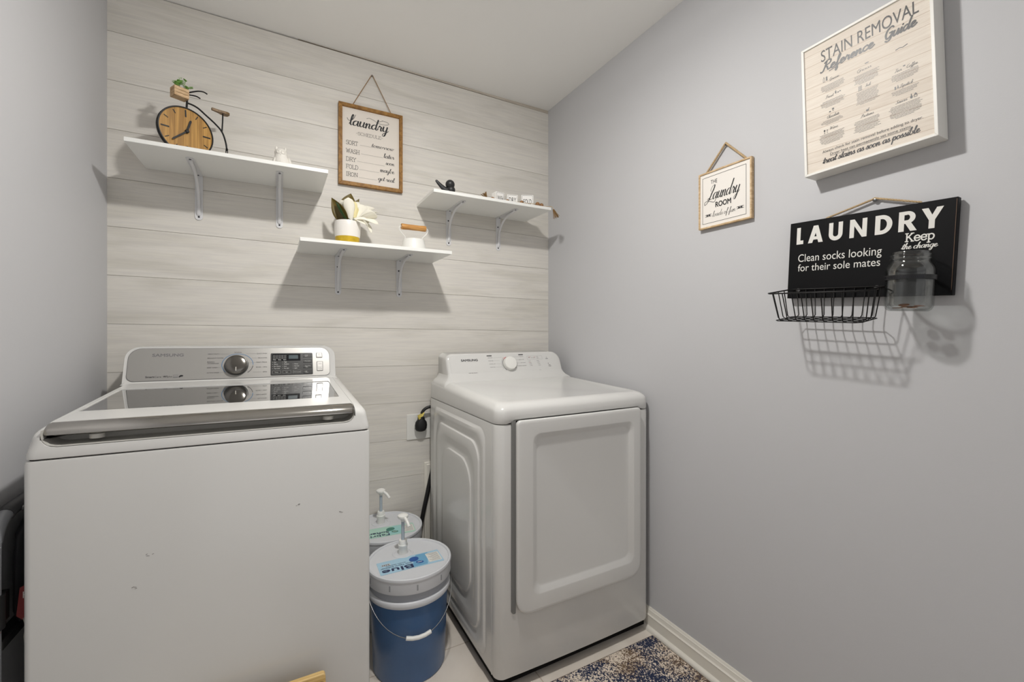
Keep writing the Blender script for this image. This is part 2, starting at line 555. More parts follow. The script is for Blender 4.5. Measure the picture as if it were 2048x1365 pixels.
def gb(name, col, rough, sss=0.0):
    m = mat(name, col, rough)
    b = m.node_tree.nodes['Principled BSDF']
    b.inputs['Subsurface Weight'].default_value = sss
    b.inputs['Subsurface Radius'].default_value = (0.02, 0.02, 0.02)
    return m


# whitewashed planks
def plank_material():
    m = D.materials.new('whitewashed_planks')
    m.use_nodes = True
    nt = m.node_tree
    b = nt.nodes['Principled BSDF']
    b.inputs['Roughness'].default_value = 0.5
    b.inputs['Specular IOR Level'].default_value = 0.3
    at = N(nt, 'ShaderNodeAttribute', attribute_name='plank')
    tc = N(nt, 'ShaderNodeTexCoord')
    add = N(nt, 'ShaderNodeVectorMath', operation='MULTIPLY_ADD')
    nt.links.new(at.outputs['Fac'], add.inputs[0])
    add.inputs[1].default_value = (37.0, 11.0, 23.0)
    nt.links.new(tc.outputs['Object'], add.inputs[2])

    def noise(scale, ns, det, dist=0.0):
        mp = N(nt, 'ShaderNodeMapping')
        mp.inputs['Scale'].default_value = scale
        nt.links.new(add.outputs[0], mp.inputs['Vector'])
        n = N(nt, 'ShaderNodeTexNoise')
        n.inputs['Scale'].default_value = ns
        n.inputs['Detail'].default_value = det
        n.inputs['Distortion'].default_value = dist
        nt.links.new(mp.outputs['Vector'], n.inputs['Vector'])
        return n
    grain = noise((0.9, 1, 22), 5, 9, 0.8)
    blot = noise((0.55, 1, 3.2), 4.5, 5, 0.5)
    fine = noise((3, 1, 130), 6, 3)
    r1 = N(nt, 'ShaderNodeValToRGB')
    r1.color_ramp.elements[0].position = .30
    r1.color_ramp.elements[0].color = S(216, 212, 206)
    r1.color_ramp.elements[1].position = .62
    r1.color_ramp.elements[1].color = S(226, 222, 214)
    nt.links.new(grain.outputs['Fac'], r1.inputs['Fac'])
    r2 = N(nt, 'ShaderNodeValToRGB')
    r2.color_ramp.elements[0].position = .32
    r2.color_ramp.elements[0].color = (.86, .855, .83, 1)
    r2.color_ramp.elements[1].position = .5
    r2.color_ramp.elements[1].color = (1, 1, 1, 1)
    nt.links.new(blot.outputs['Fac'], r2.inputs['Fac'])
    mx = N(nt, 'ShaderNodeMix', data_type='RGBA', blend_type='MULTIPLY')
    mx.inputs[0].default_value = .75
    nt.links.new(r1.outputs['Color'], mx.inputs[6])
    nt.links.new(r2.outputs['Color'], mx.inputs[7])
    r3 = N(nt, 'ShaderNodeValToRGB')
    r3.color_ramp.elements[0].position = .3
    r3.color_ramp.elements[0].color = (.92, .915, .91, 1)
    r3.color_ramp.elements[1].position = .55
    r3.color_ramp.elements[1].color = (1, 1, 1, 1)
    nt.links.new(fine.outputs['Fac'], r3.inputs['Fac'])
    mx2 = N(nt, 'ShaderNodeMix', data_type='RGBA', blend_type='MULTIPLY')
    mx2.inputs[0].default_value = .6
    nt.links.new(mx.outputs[2], mx2.inputs[6])
    nt.links.new(r3.outputs['Color'], mx2.inputs[7])
    # plank to plank tone
    hs = N(nt, 'ShaderNodeMapRange')
    hs.inputs[3].default_value = .95
    hs.inputs[4].default_value = 1.03
    nt.links.new(at.outputs['Fac'], hs.inputs[0])
    mx3 = N(nt, 'ShaderNodeVectorMath', operation='SCALE')
    nt.links.new(mx2.outputs[2], mx3.inputs[0])
    nt.links.new(hs.outputs[0], mx3.inputs['Scale'])
    nt.links.new(mx3.outputs[0], b.inputs['Base Color'])
    return m


M_plank = plank_material()


def tile_material():
    m = D.materials.new('floor_tile')
    m.use_nodes = True
    nt = m.node_tree
    b = nt.nodes['Principled BSDF']
    b.inputs['Roughness'].default_value = 0.4
    tc = N(nt, 'ShaderNodeTexCoord')
    mp = N(nt, 'ShaderNodeMapping')
    mp.inputs['Location'].default_value = (-0.115, 0.477, 0)
    nt.links.new(tc.outputs['Object'], mp.inputs['Vector'])
    br = N(nt, 'ShaderNodeTexBrick', offset=0.0)
    br.inputs['Scale'].default_value = 1.0
    br.inputs['Brick Width'].default_value = 0.61
    br.inputs['Row Height'].default_value = 0.61
    br.inputs['Mortar Size'].default_value = 0.0022
    br.inputs['Color1'].default_value = S(234, 225, 214)
    br.inputs['Color2'].default_value = S(237, 229, 218)
    br.inputs['Mortar'].default_value = S(204, 190, 174)
    nt.links.new(mp.outputs['Vector'], br.inputs['Vector'])
    n = N(nt, 'ShaderNodeTexNoise')
    n.inputs['Scale'].default_value = 5
    n.inputs['Detail'].default_value = 8
    n.inputs['Distortion'].default_value = .8
    nt.links.new(tc.outputs['Object'], n.inputs['Vector'])
    r = N(nt, 'ShaderNodeValToRGB')
    r.color_ramp.elements[0].position = .35
    r.color_ramp.elements[0].color = (.88, .865, .85, 1)
    r.color_ramp.elements[1].position = .62
    r.color_ramp.elements[1].color = (1, 1, 1, 1)
    nt.links.new(n.outputs['Fac'], r.inputs['Fac'])
    mx = N(nt, 'ShaderNodeMix', data_type='RGBA', blend_type='MULTIPLY')
    mx.inputs[0].default_value = 1
    nt.links.new(br.outputs['Color'], mx.inputs[6])
    nt.links.new(r.outputs['Color'], mx.inputs[7])
    nt.links.new(mx.outputs[2], b.inputs['Base Color'])
    return m


# ------------------------------------------------------------------ room shell
YB = -3.7
bm = BM(); box(bm, -.1, W + .1, YB, .06, -.08, 0); struct('floor', bm, tile_material())
bm = BM(); box(bm, -.1, W + .1, YB, .06, CEIL, CEIL + .08); struct('ceiling', bm, M_ceil)
bm = BM(); box(bm, -.1, 0, YB, .06, 0, CEIL); struct('wall_left', bm, M_wall)
bm = BM(); box(bm, W, W + .1, YB, .06, 0, CEIL); struct('wall_right', bm, M_wall)
# accent wall: planks run a little off level, 174 mm pitch, one V groove between rows
bm = BM()
slope, pitch, z0 = -0.0139, 0.1740, 1.4054
lay = bm.verts.layers.float.new('plank')
for k in range(-9, 7):
    a, b_ = z0 + k * pitch, z0 + (k + 1) * pitch
    val = random.random()
    g = .00035
    before = len(bm.verts)
    zt0, zt1 = b_, b_ + slope * W
    top0, top1 = min(zt0, CEIL), min(zt1, CEIL)
    lo0, lo1 = max(a, 0.0), max(a + slope * W, 0.0)
    if lo0 >= top0 - .01 or k == 6:
        continue
    P = [(0, lo0), (W, lo1), (W, top1), (0, top0)]
    e = .0011
    ring0 = [Vector((x, .010, z + (g if i < 2 else -g))) for i, (x, z) in enumerate(P)]
    ring1 = [Vector((x, e, z + (g if i < 2 else -g))) for i, (x, z) in enumerate(P)]
    ring2 = [Vector((x, 0, z + (g + e * .6 if i < 2 else -g - e * .6))) for i, (x, z) in enumerate(P)]
    loft(bm, [ring0, ring1, ring2])
    bm.verts.ensure_lookup_table()
    for v in bm.verts[before:]:
        v[lay] = val
nf = len(bm.faces)
box(bm, 0, W, .010, .06, 0, CEIL)          # sheathing behind the planks
bm.faces.ensure_lookup_table()
for f in bm.faces[nf:]:
    f.material_index = 1
struct('wall_back', bm, [M_plank, mat('sheathing', S(120, 112, 100), .9)])
# narrow tapering strip closing the gap between the top plank and the ceiling
bm = BM()
zt = z0 + 6 * pitch
loft(bm, [[Vector((0, .010, zt - .0004)), Vector((W, .010, zt + slope * W + .001)), Vector((W, .010, CEIL)), Vector((0, .010, max(CEIL, zt)))],
          [Vector((0, .002, zt - .0004)), Vector((W, .002, zt + slope * W + .001)), Vector((W, .002, CEIL)), Vector((0, .002, max(CEIL, zt)))]])
struct('trim_1', bm, wood('strip_wood', S(182, 172, 158), S(200, 192, 180), (1, 1, 20), .6))


def base_profile(bm, pts, y0, y1):
    loft(bm, [[Vector((x, y0, z)) for x, z in pts], [Vector((x, y1, z)) for x, z in pts]])


prof = [(W, 0), (W - .0130, 0), (W - .0130, .0550), (W - .0145, .0562), (W - .0145, .0580), (W - .0125, .0592), (W - .0100, .0625), (W - .0080, .0735), (W - .0080, .0765), (W - .0060, .0780), (W - .0045, .0820), (W - .0030, .0855), (W, .0855)]
bm = BM(); base_profile(bm, prof, YB, -.012); struct('baseboard_right', bm, M_trim)
shoe = [(W - .013, 0), (W - .027, 0)] + [(W - .013 - .014 * math.cos(a), .018 * math.sin(a)) for a in (0.3, .6, .9, 1.2, 1.5)]
bm = BM(); base_profile(bm, shoe, YB, -.012); struct('trim_2', bm, M_trim, smooth=50)
prof = [(0, 0), (.013, 0), (.013, .058), (.0105, .063), (.0105, .076), (.004, .0855), (0, .0855)]
bm = BM(); base_profile(bm, prof, YB, -.012); struct('baseboard_left', bm, M_trim, smooth=30)
# white casing that rises from the floor behind the dryer
bm = BM()
prism(bm, [(1.152, 0), (1.30, 0), (1.30, .575), (1.152, .575)], 0, .012, fr((0, 0, 0), (1, 0, 0), (0, 0, 1)))
prism(bm, [(1.160, 0), (1.29, 0), (1.29, .566), (1.160, .566)], .0, .017, fr((0, 0, 0), (1, 0, 0), (0, 0, 1)))
struct('trim_3', bm, M_trim, bevel=.002)

# ceiling lamp pan (the lamp the room is lit by)
lt = thing('ceiling_light', 'round white flush ceiling light above the middle of the room', 'ceiling light', (.894, -1.155, CEIL))
bm = BM(); lathe(bm, [(.120, CEIL), (.150, CEIL - .03), (.172, CEIL - .10), (.175, 2.318), (.170, 2.312), (.01, 2.312)], (.894, -1.155, 0), 64)
obj('lamp_pan', bm, M_trim, lt, smooth=40)

# ------------------------------------------------------------------ wall shelves with brackets
def bracket(parent, x, zs, M=None):
    """curved steel bracket: wall plate, plate under the board, tubular brace; zs = underside of the board"""
    w = .0125
    bm = BM()
    Mw = fr((x, 0, zs), (1, 0, 0), (0, 0, 1))           # wall plate, faces -Y
    prism(bm, rrect(-w, w, -.170, 0, (.0122, .0122, .001, .001), 8), .0005, .0032, Mw)
    Mh = fr((x, 0, zs), (1, 0, 0), (0, -1, 0))          # under-board plate, faces down
    prism(bm, rrect(-w, w, 0, .205, (.001, .001, .0122, .0122), 8), .0004, .0030, Mh)
    path = []
    for i in range(15):
        t = i / 14
        a = t * pi / 2
        path.append((x, -.006 - .164 * (1 - math.cos(a)) ** 1.15, zs - .008 - .132 * (1 - math.sin(a)) ** 1.15))
    path = [(x, -.0045, zs - .152), (x, -.0055, zs - .146)] + path + [(x, -.178, zs - .006), (x, -.184, zs - .0045)]
    tp = [.85, 1.0] + [.78] * 15 + [.9, .8]
    rings = []
    P = [Vector(p) for p in path]
    for i, p in enumerate(P):
        a = P[max(0, i - 1)]; b = P[min(len(P) - 1, i + 1)]
        t = (b - a).normalized()
        n1 = Vector((1, 0, 0)); n2 = t.cross(n1)
        flat = .5 if i in (0, 1, len(P) - 1, len(P) - 2) else .95
        rings.append([p + (n1 * math.cos(2 * pi * k / 12) + n2 * math.sin(2 * pi * k / 12) * flat) * .0072 * tp[i] for k in range(12)])
    loft(bm, rings)
    # collar where the brace is crimped
    rings = [[q * 1.0 for q in r] for r in rings[1:4]]
    for r in rings:
        c = sum(r, Vector()) / len(r)
        for i in range(len(r)):
            r[i] = c + (r[i] - c) * 1.22
    loft(bm, rings)
    br = obj('bracket', bm, M_bracket, parent, smooth=40)
    for (px, pz) in ((x, zs - .158), (x - .002, zs - .048)):
        s = BM(); lathe(s, [(.0035, 0), (.0033, .0012), (.002, .0016)], None, 12, fr((px, -.0032, pz), (1, 0, 0), (0, 0, 1)))
        obj('screw', s, M_screw, br, smooth=40)
    for py in (-.020, -.192):
        s = BM(); lathe(s, [(.0038, 0), (.0035, .0012), (.002, .0016)], None, 12, fr((x, py, zs - .003), (1, 0, 0), (0, -1, 0)))
        obj('screw', s, M_screw, br, smooth=40)


def shelf(label, x0, x1, z, depth, bx):
    t = thing('wall_shelf', label, 'shelf', ((x0 + x1) / 2, 0, z), 'white bracket shelves on the plank wall')
    bm = BM(); box(bm, x0, x1, -depth, -.0005, z, z + .0140)
    obj('board', bm, M_shelf, t, bevel=.0012)
    for x in bx:
        bracket(t, x, z)
    return t


shelf('white wall shelf holding the bicycle clock and white owl', .108, .701, 1.8020, .265, (.2668, .5393))
shelf('lowest white wall shelf, holding the potted magnolia', .604, 1.190, 1.5352, .281, (.7656, 1.0324))
shelf('white wall shelf near the corner, holding the black bird', 1.1166, 1.7135, 1.7995, .258, (1.2766, 1.5505))
ZS1, ZS2, ZS3 = 1.8020 + .0140, 1.5352 + .0140, 1.7995 + .0140

# ------------------------------------------------------------------ washing machine
wt = thing('washing_machine', 'white top-load washing machine with smoked glass lid and silver control panel', 'washing machine', (.417, -.42, 0))
WX0, WX1, WYF, WYB = .0745, .7600, -.787, -.055


def ztop(y):
    return 1.0 + .05 * (y + .76)


def wtilt(bm):      # the machine stands a touch off level on its feet
    for v in bm.verts:
        v.co.z -= .0105 * (v.co.x - .417) * min(1.0, max(0.0, v.co.z / .9))


bm = BM()
rings = []
for z, i in ((.025, .004), (.03, .0), (.926, .0), (.931, .0012), (.9325, .004)):
    rings.append([Vector((x, y, z)) for x, y in rrect(WX0 + i, WX1 - i, WYF + i, WYB - i, .014, 6)])
loft(bm, rings)
wtilt(bm); obj('cabinet', bm, M_white, wt, smooth=35)
bm = BM(); prism(bm, rrect(WX0 + .006, WX1 - .006, WYF + .006, WYB - .006, .012, 5), .9315, .9375); wtilt(bm); obj('seam', bm, M_dark, wt)
for x in (WX0 + .05, WX1 - .05):
    for y in (WYF + .05, WYB - .05):
        bm = BM()
        lathe(bm, [(.018, 0), (.02, .004), (.02, .012), (.01, .012), (.01, .03)], (x, y, 0), 16)
        obj('levelling_foot', bm, M_black, wt, smooth=40)

# top cover (lofted, with the lid well cut out)
bm = BM()
rings = []


def wring(i, fz):
    return [Vector((x, y, fz(x, y))) for x, y in rrect(WX0 + i, WX1 - i, WYF + i, WYB - i, .016 + i * .9, 7, 10)]


rings.append(wring(.003, lambda x, y: .9348))
rings.append(wring(.001, lambda x, y: .9362))
rings.append(wring(.001, lambda x, y: .943))
for k in range(1, 4):
    rings.append(wring(.001 + .0055 * k / 3, lambda x, y, k=k: .943 + (ztop(y) - .026 - .943) * k / 3))
for k in range(1, 8):
    a = k / 7 * pi / 2
    rings.append(wring(.0065 + .030 * (1 - math.cos(a)), lambda x, y, a=a: ztop(y) - .026 + .026 * math.sin(a)))
loft(bm, rings)
tc_ = obj('top_cover', bm, M_white, wt, smooth=35)
cut = BM()
prof = [(.0985, 1.2), (.0985, .983)] + [(.0985 + .026 * (1 - math.cos(a)), .983 - .026 * math.sin(a)) for a in (.3, .6, .9, 1.2, pi / 2)]
prof2 = [(.819 - x, z) for x, z in reversed(prof)]
P = prof + prof2
loft(cut, [[Vector((x, -.86, z)) for x, z in P], [Vector((x, -.712, z)) for x, z in P]])
me = D.meshes.new('cutter')
bmesh.ops.recalc_face_normals(cut, faces=cut.faces[:])
cut.to_mesh(me); cut.free()
co = D.objects.new('cutter', me); COL.objects.link(co)


def apply_cut(o, cutter):
    md = o.modifiers.new('cut', 'BOOLEAN')
    md.object = cutter
    md.operation = 'DIFFERENCE'
    md.solver = 'EXACT'
    dg = bpy.context.evaluated_depsgraph_get()
    new = D.meshes.new_from_object(o.evaluated_get(dg))
    o.modifiers.remove(md)
    old = o.data
    o.data = new
    D.meshes.remove(old)


apply_cut(tc_, co)
D.objects.remove(co); D.meshes.remove(me)
# second, shallow cut for the seat of the lid
cut = BM()
loft(cut, [[Vector((.0985, y, z)) for y, z in ((-.80, .972), (-.205, ztop(-.205) - .012), (-.205, 1.2), (-.80, 1.2))],
           [Vector((.7215, y, z)) for y, z in ((-.80, .972), (-.205, ztop(-.205) - .012), (-.205, 1.2), (-.80, 1.2))]])
bmesh.ops.recalc_face_normals(cut, faces=cut.faces[:])
me = D.meshes.new('cutter'); cut.to_mesh(me); cut.free()
co = D.objects.new('cutter', me); COL.objects.link(co)
apply_cut(tc_, co)
D.objects.remove(co); D.meshes.remove(me)
mm = tc_.data
for v in mm.vertices:
    wx = v.co.x + .417
    v.co.z -= .0105 * (wx - .417)
mm.polygons.foreach_set('use_smooth', [True] * len(mm.polygons))
mm.set_sharp_from_angle(angle=math.radians(32))
b = tc_.modifiers.new('bevel', 'BEVEL'); b.width = .004; b.segments = 3; b.limit_method = 'ANGLE'; b.angle_limit = math.radians(50)
# grey plastic liner of the finger pocket, mostly shade put into its colour
bm = BM()
pk = [(x + (.0012 if x < .41 else -.0012), z + (.0012 if z < .96 else 0)) for x, z in P if z < 1.1]
pk = [(.0998, .993)] + [p for p in pk if p[1] <= .9835] + [(.7192, .993)]
Rr_ = [[bm.verts.new((x, y, z)) for x, z in pk] for y in (-.7795, -.7135)]
for a, b_ in zip(range(len(pk) - 1), range(1, len(pk))):
    bm.faces.new((Rr_[0][a], Rr_[0][b_], Rr_[1][b_], Rr_[1][a]))
bm.faces.new(Rr_[1])
wtilt(bm); obj('finger_pocket', bm, M_pocket, wt, smooth=35)

# lid: white frame, glass, chrome handle
LX0, LX1 = .1000, .7200
bm = BM()
Mlid = fr((0, -.76, ztop(-.76)), (1, 0, 0), (0, 1, .05))
outer = rrect(LX0, LX1, .016, .553, (.004, .004, .02, .02), 5, 6)
inner = rrect(.1130, .6970, .128, .450, .006, 5, 6)
n = len(outer)
rs = [[Mlid @ Vector((x, y, h)) for x, y in ring] for ring, h in ((outer, -.014), (outer, .0015), ([(x + (.0025 if x < .4 else -.0025), y) for x, y in outer], .0035), ([(x + (.0 if x < .4 else 0), y) for x, y in inner], .0030), (inner, -.004))]
loft(bm, rs, cap0=False, cap1=False)
bm.faces.new([bm.verts.new(p + Vector((0, 0, -.0)) ) for p in rs[0]])
wtilt(bm); lid = obj('lid', bm, M_white, wt, smooth=35)
bm = BM(); prism(bm, inner, -.006, .0008, Mlid); wtilt(bm); obj('lid_glass', bm, M_glass_lid, lid, label='smoked mirror-like glass')
bm = BM()
hp = [(-.742, 1.0045), (-.750, 1.0030), (-.758, .9990), (-.7655, .9930), (-.7705, .9860), (-.7715, .9815), (-.7690, .9790), (-.7630, .9785), (-.752, .9810), (-.742, .9840)]
sects = []
for x, k in ((LX0 - .001, .55), (LX0 + .001, .85), (LX0 + .006, 1.0)):
    sects.append((x, k))
sects += [(LX0 + .006 + (LX1 - LX0 - .012) * i / 8, 1.0) for i in range(1, 8)]
sects += [(LX1 - .006, 1.0), (LX1 - .001, .85), (LX1 + .001, .55)]
cy_, cz_ = -.757, .990
loft(bm, [[Vector((x, cy_ + (y - cy_) * k, cz_ + (z - cz_) * k)) for y, z in hp] for x, k in sects])
wtilt(bm); obj('lid_handle', bm, M_chrome, lid, smooth=50, label='chrome handle bar')
for x in (.18, .655):
    bm = BM()
    lathe(bm, [(.0135, .9655), (.0135, .975), (.009, .977)], (x, -.748, 0), 24)
    wtilt(bm); obj('lid_bumper', bm, M_pocket, lid, smooth=40)

# control console
cu_ = Vector((0, .045, .119)).normalized()
Mc = fr((0, -.2, 1.028), (1, 0, 0), cu_)
bm = BM()


def cring(i, h, back=None, lift=0.0):
    pts = rrect(.0870 + i, .7350 - i, -.012, .1305 - i, (.006, .006, .042 - i * .6, .042 - i * .6), 8, 8)
    out = []
    for x, s in pts:
        p = Mc @ Vector((x, s, h))
        if back is not None:
            p = Vector((x, back, p.z))
        out.append(p)
    return out


rings = [cring(.003, -.001), cring(.0007, .0), cring(.0, -.002), cring(.0, -.006), cring(.0, -.02), cring(.0, 0, back=-.065), cring(.004, 0, back=-.060)]
loft(bm, rings)
# flared foot that blends the console into the top cover
fo = []
for i, z in ((-.005, 1.0255), (-.004, 1.0270), (-.0025, 1.0290), (-.0005, 1.0315), (.002, 1.0345)):
    fo.append([Vector((x, y, z - (.0 if y < -.12 else .0))) for x, y in rrect(.0885 + i, .7335 - i, -.2035 + i * 1.0 + (z - 1.028) * .38, -.062, .008, 4, 4)])
loft(bm, fo)
wtilt(bm); cons = obj('console', bm, M_white, wt, smooth=40)
pan = rrect(.0975, .7130, .0090, .1222, (.020, .016, .034, .036), 8)
bm = BM(); prism(bm, [((x - .405) * 1.004 + .405, (y - .0656) * 1.02 + .0656) for x, y in pan], -.003, .0004, Mc); wtilt(bm); obj('panel_rim', bm, mat('panel_edge_line', S(110, 110, 108), .4), cons)  # darker edge line around the panel
bm = BM(); prism(bm, pan, -.003, .0009, Mc); wtilt(bm); obj('control_panel', bm, M_silver, cons, label='brushed silver control panel')
# dial
bm = BM(); lathe(bm, [(.0375, 0), (.0375, .0015), (.0355, .003), (.034, .003)], None, 48, Mc @ Matrix.Translation((.4015, .0560, .0009))); wtilt(bm); obj('dial_base', bm, mat('dial_base_dark', S(70, 70, 68), .35), cons, smooth=40)
bm = BM(); lathe(bm, [(.0345, .001), (.0345, .015), (.0330, .019), (.0308, .0205), (.0290, .0212), (.018, .0225), (.008, .0229), (.001, .023)], None, 56, Mc @ Matrix.Translation((.4015, .0560, .0009)))
wtilt(bm); obj('dial', bm, mat('dial_dark_chrome', S(120, 117, 112), .16, metal=1.0), cons, smooth=30, label='dark chrome cycle dial')
bm = BM(); box(bm, .4005, .4025, .030, .044, .0222, .0238, Mc); wtilt(bm); obj('dial_pointer', bm, M_trim, cons)
zi = .0013
bm = BM(); arc(bm, .4050, .0590, .0480, .0408, 222, -2, .0008, Mc, zi); wtilt(bm); obj('dial_ring', bm, M_inkblue, cons, label='blue arc around the dial')
bm = BM()
arc(bm, .4050, .0590, .0480, .0408, -8, -48, .0008, Mc, zi)
for s, x, y, w in (('HEAVY DUTY', .3147, .0985, .0345), ('BRILLIANT WHITES', .3138, .0830, .0475), ('BEDDING/', .3136, .0688, .022), ('WATERPROOF', .3139, .0630, .034), ('DEEP WASH', .3137, .0478, .031), ('ACTIVE WEAR', .3137, .0290, .0362)):
    text(bm, s, Mc, x, y, .0036, w, z=zi, bold=.02)
for s, y, w in (('QUICK WASH', .0988, .033), ('DELICATES', .0815, .029), ('PERM PRESS', .0645, .034), ('RINSE + SPIN', .0460, .0345), ('SPIN', .0272, .013)):
    text(bm, s, Mc, .4974, y, .0036, w, align='RIGHT', z=zi, bold=.02)
text(bm, 'NORMAL', Mc, .4057, .1040, .0033, .023, align='CENTER', z=zi, bold=.02)
text(bm, 'Smart', Mc, .1463, .0192, .0052, .0230, z=zi, bold=.05)
text(bm, 'Care', Mc, .1698, .0192, .0052, .0185, z=zi)
text(bm, 'VRT', Mc, .1925, .0192, .0052, .0125, z=zi, bold=.05)
text(bm, 'plus', Mc, .2052, .0192, .0052, .0125, z=zi)
# dark curl emblem
poly(bm, ell(.2425, .0232, .0052, .0030), Mc, zi); poly(bm, rot2(ell(.2385, .0205, .0036, .0022), .6, (.2385, .0205)), Mc, zi)
wtilt(bm); obj('lettering', bm, M_ink, cons)
bm = BM(); text(bm, 'SAMSUNG', Mc, .1590, .0928, .0110, .0860, z=zi, bold=.05, h=.0110)
# leader lines, rating label box
for a, b_ in (((.351, .1003), (.378, .1003)), ((.346, .0494), (.352, .0494)), ((.352, .0306), (.361, .0306)), ((.4300, .1003), (.4630, .1003)), ((.448, .0830), (.465, .0830)), ((.437, .0648), (.461, .0663)), ((.441, .0490), (.450, .0490)), ((.436, .0335), (.441, .0305)), ((.453, .0290), (.481, .0290)), ((.3655, .0640), (.3715, .0640))):
    line(bm, a, b_, .0003, Mc, zi)
outline(bm, [(.2210, .0172), (.2330, .0172), (.2330, .0268), (.2210, .0268)], .0004, Mc, zi)
line(bm, (.2210, .0190), (.2330, .0190), .0009, Mc, zi); line(bm, (.2225, .0222), (.2310, .0228), .0004, Mc, zi)
wtilt(bm); obj('logo_lettering', bm, M_inkgrey, cons)
# display block with keys
bm = BM(); prism(bm, rrect(.5095, .6530, .0135, .1005, .004, 4), 0, .0022, Mc); wtilt(bm); disp = obj('display', bm, mat('display_dark', S(44, 44, 43), .3), cons)
bm = BM(); prism(bm, rrect(.5148, .6098, .0695, .0968, .0008, 2), .002, .0026, Mc); wtilt(bm); obj('screen', bm, mat('screen_black', S(14, 16, 22), .12), disp)
bm = BM(); prism(bm, rrect(.5700, .6020, .0770, .0920, .0008, 2), .0022, .0028, Mc); wtilt(bm); obj('readout', bm, mat('readout_teal', S(40, 62, 68), .3), disp)
keys = [(.5150, .5430, .0182, .0316), (.5490, .5775, .0182, .0316), (.5836, .6118, .0182, .0316)] + [(.6192, .6500, .0825 - k * .0217, .0960 - k * .0217) for k in range(4)]
for x0, x1, y0, y1 in keys:
    bm = BM(); prism(bm, rrect(x0, x1, y0, y1, .0012, 3), .0018, .0036, Mc); wtilt(bm); obj('key', bm, mat('key_dark', S(52, 52, 51), .25) if 'key_dark' not in D.materials else D.materials['key_dark'], disp, bevel=.0005)
bm = BM()
zk = .0039
for x0, x1, y0, y1 in keys[:3]:
    outline(bm, rrect(x0 + .0008, x1 - .0008, y0 + .0008, y1 - .0008, .001, 2), .0002, Mc, zk)
for s, x in (('Temp.', .5290), ('Spin', .5632), ('Soil Level', .5977)):
    text(bm, s, Mc, x, .0232, .0034, .0225 if len(s) > 6 else None, align='CENTER', z=zk, bold=.02)
for k, (a, b_) in enumerate((('Delay', 'Start'), ('Pre Soak', ''), ('Extra Rinse', '+Spin'), ('Self', 'Clean'))):
    y = .0895 - k * .0217
    text(bm, a, Mc, .6262, y + (0 if b_ else -.002), .0032, None if len(a) < 8 else .019, z=zk, bold=.02)
    if b_:
        text(bm, b_, Mc, .6262, y - .0043, .0032, z=zk, bold=.02)
    poly(bm, ell(.6225, y, .0008, .0008, 8), Mc, zk)
for x, y0, items in ((.5200, .0632, ('Hot', 'Warm', 'Eco Warm', 'Tap Cold')), (.5540, .0632, ('High', 'Medium', 'Low', 'No Spin')), (.5888, .0548, ('Heavy', 'Normal', 'Light'))):
    for k, s in enumerate(items):
        text(bm, s, Mc, x, y0 - k * .0083, .0036, z=.0026, bold=.03)
        poly(bm, ell(x - .0042, y0 - k * .0083 + .0015, .0007, .0012, 8), Mc, .0026)
for k, s in enumerate(('Wash', 'Rinse', 'Spin')):
    text(bm, s, Mc, .5172 + k * .0172, .0722, .0033, .0098, z=.0030, bold=.05)
for r_ in range(2):
    for k in range(5):
        outline(bm, rrect(.5180 + k * .0092, .5240 + k * .0092, .0788 + r_ * .0080, .0830 + r_ * .0080, .001, 2), .0003, Mc, .0030)
wtilt(bm); obj('key_lettering', bm, mat('ink_pale', S(196, 196, 192), .5), disp)
for (x0, x1, y0, y1) in ((.6655, .6880, .0800, .1010), (.6668, .6895, .0262, .0655)):
    bm = BM(); prism(bm, rrect(x0, x1, y0, y1, .0025, 4), .0, .0016, Mc)
    wtilt(bm); obj('button_surround', bm, M_inkgrey, cons)
for (x0, x1, y0, y1, s) in ((.6655, .6880, .0800, .1010, 'POWER'), (.6668, .6895, .0262, .0655, 'START/PAUSE')):
    bm = BM(); prism(bm, rrect(x0 + .0014, x1 - .0014, y0 + .0014, y1 - .0014, .002, 4), .001, .0034, Mc); wtilt(bm)
    kb = obj('push_button', bm, M_silver, cons, bevel=.0006)
    bm = BM()
    if s == 'POWER':
        arc(bm, (x0 + x1) / 2, .0930, .0036, .0032, 120, 420, .0004, Mc, .0037, 20)
        line(bm, ((x0 + x1) / 2, .0930), ((x0 + x1) / 2, .0970), .0004, Mc, .0037)
        text(bm, s, Mc, (x0 + x1) / 2, .0832, .0028, .015, align='CENTER', z=.0037)
    else:
        text(bm, 'START', Mc, (x0 + x1) / 2, .0390, .0034, .014, align='CENTER', z=.0037)
        text(bm, 'PAUSE', Mc, (x0 + x1) / 2, .0325, .0034, .014, align='CENTER', z=.0037)
        poly(bm, [(.6745, .0530), (.6780, .0552), (.6745, .0574)], Mc, .0037)
        line(bm, (.6805, .0532), (.6805, .0572), .0005, Mc, .0037); line(bm, (.6825, .0532), (.6825, .0572), .0005, Mc, .0037)
    wtilt(bm); obj('button_lettering', bm, M_inkgrey, kb)
# scuffs on the cabinet front
Mf = fr((0, WYF - .0006, 0), (1, 0, 0), (0, 0, 1))
M_scuff = mat('scuff', S(96, 90, 84), .7)
for x, z in ((.2780, .699), (.5800, .756), (.6820, .715), (.250, .632)):
    bm = BM()
    for k in range(3):
        a = random.uniform(-.3, .5)
        px, pz = x + random.uniform(-.006, .006), z + random.uniform(-.003, .003)
        l_ = random.uniform(.001, .006)
        line(bm, (px, pz), (px + l_ * math.cos(a), pz + l_ * math.sin(a)), .0005, Mf)
    obj('scuff_mark', bm, M_scuff, wt)

# ------------------------------------------------------------------ dryer
dt = thing('clothes_dryer', 'white front-load clothes dryer with raised square door beside the grey wall', 'dryer', (1.508, -.41, 0))
DX0, DX1, DYF, DYB = 1.1650, 1.8505, -.7640, -.060


def bulge(x):
    t = (x - 1.508) / .343
    return -.006 * (1 - t * t)


